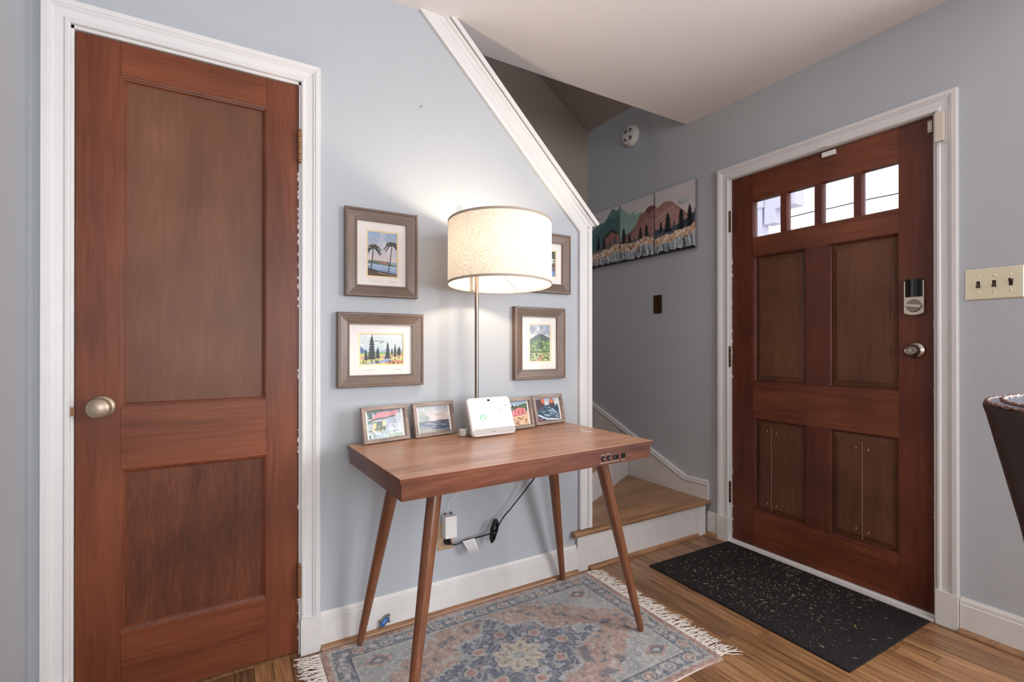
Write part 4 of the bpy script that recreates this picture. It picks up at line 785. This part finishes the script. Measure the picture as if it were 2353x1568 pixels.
# outlet, adapter, cords
ot = thing('wall_outlet', 'beige wall outlet plate under the desk', 'outlet', (.807, 0, .255))
bm = MB(); vs = [BACK(u, v, p) for k, p in ((0, 0), (0, .002), (.005, .005)) for u, v in rect(.771, .842, .256, .372) for (u, v) in [(u + (k if u < .8 else -k), v + (k if v < .3 else -k))]]
bm.add(vs, [(0, 1, 2, 3), (8, 9, 10, 11)] + [(i * 4 + q, i * 4 + (q + 1) % 4, i * 4 + 4 + (q + 1) % 4, i * 4 + 4 + q) for i in range(2) for q in range(4)]); bm.build('plate', M_beige, ot)
for zz in (.294, .335): MB().lathe([(0, -.0065), (.016, -.0065), (.017, -.005), (0, -.0045)], (.807, 0, zz), 'y', 28, cap=False).build('receptacle', M_cream, ot, smooth=40)
ad = thing('power_adapter', 'white plug-in power adapter in the outlet under the desk', 'adapter', (.81, -.03, .32))
MB().box(.786, .838, -.050, -.0068, .318, .408, .003).build('case', M_white, ad)
MB().lathe([(.0, 0), (.0032, 0), (.0032, .010), (0, .011)], (.797, -.022, .4075), 'z', 12, cap=False).build('connector', M_red, ad); MB().lathe([(.0, 0), (.0032, 0), (.0032, .010), (0, .011)], (.822, -.022, .4075), 'z', 12, cap=False).build('connector', M_black, ad)
pts = [(.797, -.022, .417), (.803, -.022, .425), (.812, -.022, .432), (.813, -.022, .455), (.835, -.024, .478), (.865, -.03, .50), (.90, -.04, .515), (.93, -.06, .53), (.96, -.09, .60), (.98, -.12, .685)]
def smooth_path(p, n=6):
    p = [Vector(q) for q in p]; o = []
    for i in range(len(p) - 1):
        a_, b_, c_, d_ = p[max(i - 1, 0)], p[i], p[i + 1], p[min(i + 2, len(p) - 1)]
        for k in range(n): t_ = k / n; o.append(.5 * ((2 * b_) + (c_ - a_) * t_ + (2 * a_ - 5 * b_ + 4 * c_ - d_) * t_ * t_ + (3 * b_ - a_ - 3 * c_ + d_) * t_ ** 3))
    return o + [p[-1]]
MB().tube(smooth_path(pts), .0011, 6).build('thin_wire', M_white, ad, smooth=60)
cdn = thing('desk_power_cord', 'black power cord bundled and hanging under the desk', 'cord', (1.0, -.04, .24))
MB().lathe([(.0, -.0062), (.016, -.0068), (.016, -.016), (.011, -.022), (.010, -.034), (.0065, -.040), (0, -.040)], (.810, 0, .294), 'y', 20, cap=False).build('plug', M_black, cdn, smooth=40)
p1 = [(.812, -.038, .293), (.822, -.042, .287), (.840, -.040, .284), (.868, -.036, .286), (.900, -.034, .290), (.933, -.036, .292), (.965, -.040, .295), (1.005, -.045, .300)]
MB().tube(smooth_path(p1), .0032, 8).build('cable', M_black, cdn, smooth=60)
p2 = [(1.018, -.046, .300), (1.036, -.045, .322), (1.052, -.043, .345), (1.075, -.042, .368), (1.100, -.042, .388), (1.130, -.044, .418), (1.162, -.05, .452), (1.185, -.06, .485), (1.205, -.085, .53), (1.215, -.11, .60), (1.22, -.13, .687)]
MB().tube(smooth_path(p2), .0032, 8).build('cable', M_black, cdn, smooth=60)
lo = []; 
for t_ in np.linspace(0, 2 * math.pi * 5, 130):
    k = t_ / (2 * math.pi); w_ = .0105 + .0022 * math.sin(k * 2.1); Lr = .046 + .004 * math.sin(k * 3.3); u = w_ * math.sin(t_) * (1.0 if math.cos(t_) > 0 else .8); v = Lr * math.cos(t_)
    tl = R(-14); lo.append((1.014 + u * math.cos(tl) - v * math.sin(tl), -.040 - .012 * math.sin(k * 1.3) - .003 * k, .309 + u * math.sin(tl) + v * math.cos(tl)))
cl = MB().tube(lo, .0033, 7).build('cable_bundle', M_black, cdn, smooth=60)
MB().lathe([(.013, -.006), (.0145, -.004), (.0145, .004), (.013, .006)], (1.0125, -.047, .302), 'z', 16, cap=False).build('cable_tie', M_black, cl, smooth=60)
tg = MB(); g0 = [(.868, -.038, .2875), (.923, -.040, .2935)]; n_ = 10; vs = []
for i in range(n_ + 1):
    f = i / n_; yy = -.038 - .012 * math.sin(f * 2.6); vs += [(.868 + .030 * f, yy, .289 - .052 * f), (.922 + .014 * f, yy - .003, .294 - .056 * f)]
tg.add(vs + [(x_, y_ + .0006, z_) for x_, y_, z_ in vs], [(2 * i, 2 * i + 1, 2 * i + 3, 2 * i + 2) for i in range(n_)] + [(2 * n_ + 2 + 2 * i, 2 * n_ + 4 + 2 * i, 2 * n_ + 5 + 2 * i, 2 * n_ + 3 + 2 * i) for i in range(n_)]); tgo = tg.build('warning_tag', M_paper, cdn)
tx = MB()
for i in range(9):
    f = .14 + i * .09; yy = -.0385 - .012 * math.sin(f * 2.6); tx.box(.873 + .030 * f, .917 + .014 * f, yy - .0035, yy - .0032, .2895 - .0545 * f, .2907 - .0545 * f)
tx.build('tag_text', M_ink, tgo)
# coax splitter on the baseboard
Ms = Matrix.Translation((.542, -.018, .043)) @ Matrix.Rotation(R(-47), 4, 'Y')
sp = thing('coax_splitter', 'small metal cable splitter with blue label on the baseboard', 'cable splitter', (.542, -.018, .02))
MB().box(-.019, .019, -.012, 0, -.011, .011, .001).build('body', M_steel, sp, M=Ms); MB().box(-.016, .016, -.0128, -.012, -.0055, .0085).build('label_plate', M_blue, sp, M=Ms)
MB().box(-.008, .008, -.0132, -.0128, .0005, .0025).build('label_text', M_inkw, sp, M=Ms)
for (ux, uz, L_, ax_) in ((-.019, 0, -.010, 0), (.019, 0, .010, 0), (.008, -.011, -.010, 2), (-.008, .011, .008, 2)):
    a_ = Vector((ux, -.006, uz)); b_ = a_ + (Vector((L_, 0, 0)) if ax_ == 0 else Vector((0, 0, L_)))
    MB().tube([a_, b_], .0046, 12).build('port', M_steel, sp, smooth=40, M=Ms)
# ================================================================== RUG
rug = thing('area_rug', 'faded pink and blue patterned rug with cream fringe under the desk', 'rug', (.915, -.417, 0))
RX0, RX1, RY0, RY1 = .297, 1.533, -.802, -.034
W_, H_ = 560, 350; a = Art(W_, H_, (196, 162, 146)); wx, wy = RX1 - RX0, RY1 - RY0
mx_ = a.x * wx; my_ = a.y * wy; ex_ = np.minimum(mx_, wx - mx_); ey_ = np.minimum(my_, wy - my_); ed = np.minimum(ex_, ey_)
n1 = a.noise(60, 1, 1, 38); n2 = a.noise(130, 1, 2, 80); n3 = a.noise(18, 1, 3, 11)
dd_ = lambda v, s: np.floor(v / s) * s
px_ = (mx_ - wx / 2); py_ = (my_ - wy / 2); st_ = .018; qx, qy = np.abs(dd_(px_, st_) + st_ / 2), np.abs(dd_(py_, st_ * .7) + st_ * .35)
a.mix(ed > .100, (200, 164, 148)); a.mix((ed > .1) & (n3 > .1), (192, 158, 146), .7)
# vines and small flowers on the field
a.mix((ed > .105) & (np.abs(np.sin(mx_ * 46 + 2.2 * np.sin(my_ * 31))) < .10), (216, 198, 180), .8); a.mix((ed > .105) & (n1 > .52), (112, 122, 140), .75); a.mix((ed > .105) & (n1 < -.55), (206, 208, 204), .7)
# pale corner spandrels with stepped edges
dxc_ = np.minimum(qx * 0 + dd_(wx / 2 - np.abs(px_), st_), 9) - .1; dyc_ = dd_(wy / 2 - np.abs(py_), st_ * .7) - .1
spn = (ed > .1) & ((dxc_ / .31 + dyc_ / .22) < 1.0 + .13 * np.sin(mx_ * 70) * np.sin(my_ * 60)); a.mix(spn, (184, 190, 190)); a.mix(spn & (n1 > .2), (160, 172, 180), .7); a.mix(spn & (n2 > .45), (206, 206, 200), .8)
for cx in (.175, wx - .175):
    for cy in (.155, wy - .155):
        r_ = np.abs(mx_ - cx) / .055 + np.abs(my_ - cy) / .036; a.mix(r_ < 1, (198, 150, 138)); a.mix(r_ < .72, (120, 128, 142)); a.mix(r_ < .3, (200, 204, 202))
# medallion
med = (qx / .325 + qy / .235) < 1.0 + .10 * np.cos(np.arctan2(py_, px_) * 8); edge = (qx / .350 + qy / .255) < 1.0 + .10 * np.cos(np.arctan2(py_, px_) * 8)
a.mix(edge & ~med, (186, 194, 198)); a.mix(med, (104, 114, 138)); a.mix(med & (n1 > .25), (130, 140, 158), .8); a.mix(med & (n2 > .5), (196, 170, 160), .8); a.mix(med & (n1 < -.5), (190, 196, 198), .8); a.mix(med & (np.abs(np.sin(px_ * 60) + np.cos(py_ * 64)) < .16), (176, 184, 192), .7)
for k in range(8):
    t_ = 2 * math.pi * k / 8 + .2; fx_, fy_ = .056 * math.cos(t_), .050 * math.sin(t_); u = (px_ - fx_) * math.cos(t_) + (py_ - fy_) * math.sin(t_); v = -(px_ - fx_) * math.sin(t_) + (py_ - fy_) * math.cos(t_)
    a.mix((u / .040) ** 2 + (v / .024) ** 2 < 1, (206, 196, 176)); a.mix((u / .022) ** 2 + (v / .008) ** 2 < 1, (166, 158, 146))
a.mix((px_ / .022) ** 2 + (py_ / .020) ** 2 < 1, (160, 168, 174))
for sx_, sy_ in ((.19, 0), (-.19, 0), (0, .14), (0, -.14), (.12, .085), (-.12, .085), (.12, -.085), (-.12, -.085)):
    r_ = ((px_ - sx_) / .026) ** 2 + ((py_ - sy_) / .021) ** 2; a.mix(r_ < 1, (196, 190, 182)); a.mix(r_ < .4, (190, 140, 132))
# borders
a.mix(ed < .104, (196, 198, 194)); a.mix((ed < .092) & (ed > .036), (132, 142, 156)); a.mix((ed < .092) & (ed > .036) & (n1 > .1), (112, 122, 142), .7); a.mix((ed < .092) & (ed > .036) & (n2 > .35), (192, 194, 192), .8); a.mix((ed < .036), (198, 196, 188)); a.mix((ed < .036) & (n2 > .2), (170, 176, 180), .7); a.mix(ed < .024, (198, 158, 144)); a.mix((ed < .024) & (n2 > .3), (176, 128, 118), .7); a.mix((ed < .095) & (ed > .091), (90, 100, 122))
alongx = ex_ > ey_; s_ = np.where(alongx, mx_, my_); per = .100; ph = ((s_ + .02) % per) - per / 2; rr_ = (ph / .024) ** 2 + ((ed - .064) / .022) ** 2
bd = (ed < .092) & (ed > .036); idx = np.floor((s_ + .02) / per).astype(int) % 2
a.mix(bd & (rr_ < 1), (200, 196, 188)); a.mix(bd & (rr_ < .55) & (idx == 0), (150, 156, 166)); a.mix(bd & (rr_ < .55) & (idx == 1), (188, 142, 134)); a.mix(bd & (rr_ < .15), (206, 200, 190)); ph2 = ((s_ + .07) % per) - per / 2; a.mix(bd & (((ph2 / .014) ** 2 + ((ed - .064) / .010) ** 2) < 1), (208, 208, 204))
a.i = a.i * .74 + np.array((216., 200., 192.)) * .26
a.grainy(140, 16, 5, 88); a.grainy(12, 8, 6, 8)
xs = RX0 + a.x * wx; ys = RY0 + a.y * wy
zt_ = .0062 + .0006 * a.noise(20, 1, 9, 14) + .0006 * n2; zt_ = np.where(ed < .004, .001, zt_)
xs = xs + .004 * a.noise(3, 1, 21, 6) * np.where(ex_ < .05, 1, .5); ys = ys + .005 * a.noise(8, 1, 22, 3) * np.where(ey_ < .05, 1, .3); ys = np.minimum(ys, -.028)
Pm = np.stack([xs - .915, ys + .417, zt_], -1).reshape(-1, 3)
pile = grid_mesh('pile', Pm, W_, H_, a.i, M_rug, rug); pile.data.polygons.foreach_set('use_smooth', [True] * len(pile.data.polygons))
MB().box(RX0 + .004, RX1 - .004, RY0 + .006, RY1 - .006, .0003, .004).build('backing', M_fringe, rug)
for side in (0, 1):
    fr = MB(); n_ = 210
    for k in range(n_):
        y0_ = RY0 + .01 + (RY1 - RY0 - .02) * (k + random.random()) / n_; x0_ = RX1 - .002 if side else RX0 + .002; sg = 1 if side else -1
        L_ = random.uniform(.055, .09); dr = random.uniform(-.35, .35) - (.25 if side else -.1); pts = []; yy = y0_; z_ = .004
        for q in range(7):
            f = q / 6; yy = y0_ + dr * L_ * f * f + .006 * math.sin(f * 7 + k * 1.7) * f; pts.append((x0_ + sg * L_ * f * random.uniform(.93, 1.0), min(yy, -.026), .004 + .006 * math.sin(f * 5 + k) * f * (1 - f) * 2 + random.uniform(0, .004) * f))
        fr.tube(pts, [.0019] * 6 + [.0008], 4)
    tag(fr.build('fringe', M_fringe, rug, smooth=80), 'tangled cream cotton fringe', kind='stuff')
# ================================================================== DOOR MAT
Mm = Matrix.Translation((2.1535, -.613, 0)) @ Matrix.Rotation(R(-1.0), 4, 'Z')
dm = thing('door_mat', 'black carpet door mat flecked with dry grass', 'door mat', (2.1535, -.613, 0), R(-1.0))
MB().box(-.3125, .302, -.4605, .4605, .0003, .0065, .002).build('carpet', M_carpet, dm, M=Mm)
stw = MB()
for k in range(900):
    x_, y_ = random.uniform(-.29, .29), random.gauss(.05, .24)
    if abs(y_) > .44: continue
    L_ = random.choice((.002, .003, .003, .004, .005, .006, .008, .014)); t_ = random.uniform(0, math.pi); c_, s_ = math.cos(t_) * L_ / 2, math.sin(t_) * L_ / 2; w_ = .00028; nx_, ny_ = -math.sin(t_) * w_, math.cos(t_) * w_
    stw.prism([(x_ - c_ - nx_, y_ - s_ - ny_), (x_ + c_ - nx_, y_ + s_ - ny_), (x_ + c_ + nx_, y_ + s_ + ny_), (x_ - c_ + nx_, y_ - s_ + ny_)], lambda u, v, d: (u, v, d), .0066, .0076)
tag(stw.build('grass_bits', M_straw, dm, M=Mm), 'scattered pale dry grass bits', kind='stuff')
for x_, y_ in ((.10, .37), (.0, -.33)):
    MB().prism([(x_ - .008, y_), (x_, y_ - .004), (x_ + .010, y_ + .002), (x_, y_ + .004)], lambda u, v, d: (u, v, d), .0067, .0074).build('leaf', M_leaf, dm, M=Mm)
# ================================================================== BARREL CHAIR at the right edge
bc = thing('barrel_chair', 'dark leather barrel chair with blue tooled rim at the right edge', 'chair', (1.35, -1.90, 0))
BC = (1.35, -1.90, 0); a0, a1 = R(-30), R(240)
prof = [(.235, .36), (.25, .5), (.300, .78), (.345, .985), (.349, .998), (.349, 1.006), (.345, 1.010), (.20, 1.010), (.185, 1.0), (.175, .8), (.17, .36)]
MB().lathe(prof[:6] + [(.343, 1.006)], BC, 'z', 60, a0, a1, False).build('shell', M_leather, bc, smooth=50)
MB().lathe([(.343, 1.005), (.34, 1.0095), (.31, 1.012), (.26, 1.012), (.205, 1.008), (.190, .995), (.180, .8), (.175, .45)], BC, 'z', 60, a0, a1, False).build('rim', M_blueleather, bc, smooth=60)
for rr2, z_ in ((.343, 1.008), (.322, 1.012)):
    pts = [(BC[0] + rr2 * math.cos(t_), BC[1] + rr2 * math.sin(t_), z_ + .0012 * math.sin(k * 2.1)) for k, t_ in enumerate(np.linspace(a0, a1, 260))]
    MB().tube(pts, [.0035 + .0012 * math.sin(k * 1.05) for k in range(260)], 6).build('lacing', M_lace, bc, smooth=60)
for t_ in np.linspace(a0 + .2, a1 - .2, 14):
    MB().lathe([(.006, 0), (.024, .0), (.024, .003), (.018, .0045), (.014, .003), (.010, .0045), (.006, .003), (.006, 0)], (BC[0] + .272 * math.cos(t_), BC[1] + .272 * math.sin(t_), 1.0118), 'z', 20, cap=False).build('tooled_rosette', M_lace, bc, smooth=50)
MB().lathe([(0, .40), (.20, .40), (.215, .42), (.215, .49), (.19, .51), (0, .515)], BC, 'z', 48, cap=False).build('seat', M_leather, bc, smooth=50)
for t_ in (45, 135, 225, 315):
    c_, s_ = math.cos(R(t_)), math.sin(R(t_)); MB().tube([(BC[0] + .17 * c_, BC[1] + .17 * s_, .40), (BC[0] + .22 * c_, BC[1] + .22 * s_, .0005)], [.020, .014], 12).build('leg', M_leg, bc, smooth=60)
# ================================================================== OUTSIDE THE FRONT DOOR
struct(MB().box(X1 + .14, X1 + 14, -8, 8, -.25, -.15).build('ground_outside', M_pave))
pp = thing('porch', 'pale porch post and beam outside the front door panes', 'porch', (3.9, .55, -.15))
MB().box(4.0, 4.10, .604, .664, -.15, 2.75).build('post', M_porch, pp); MB().box(3.99, 4.11, .585, .683, 2.30, 2.36, .004).build('capital', M_porch, pp)
MB().box(4.0, 4.12, .489, .583, 2.150, 2.62).build('bracket', M_porch, pp); MB().box(4.0, 4.14, .325, .489, 2.268, 2.66).build('beam', M_porch, pp); MB().box(3.98, 4.16, -1.2, .75, 2.66, 2.80).build('beam', M_porch, pp)
tr = thing('tree', 'leafy treetop seen through the left door pane', 'tree', (10.0, 4.4, -.15)); MB().tube([(10, 4.4, -.15), (10.05, 4.42, 1.6), (9.95, 4.4, 3.2)], [.12, .09, .03], 10).build('trunk', M_leg, tr, smooth=60)
fo = MB()
for k in range(700):
    v_ = Vector((random.gauss(0, 1), random.gauss(0, 1), random.gauss(0, 1))).normalized() * random.uniform(.3, 1.0) ** .5; c_ = Vector((10, 4.38, 2.75)) + Vector((v_.x * .6, v_.y * .45, v_.z * .95)); a_ = Vector((random.uniform(-1, 1), random.uniform(-1, 1), random.uniform(-1, 1))).normalized() * .045; b_ = a_.orthogonal().normalized() * .022
    fo.add([c_ - a_, c_ + b_, c_ + a_, c_ - b_], [(0, 1, 2, 3)])
tag(fo.build('foliage', M_green, tr), 'small dark leaves', kind='stuff')
wire = MB().tube([(9.0, 5.5 - 9.0 * k / 30, 3.47 + .03 * ((k - 18) / 18) ** 2 + .006 * math.sin(k * 2.3)) for k in range(31)], .010, 6); tag(wire.build('overhead_wire', M_black), 'thin dark overhead wire crossing outside the door panes', 'wire')
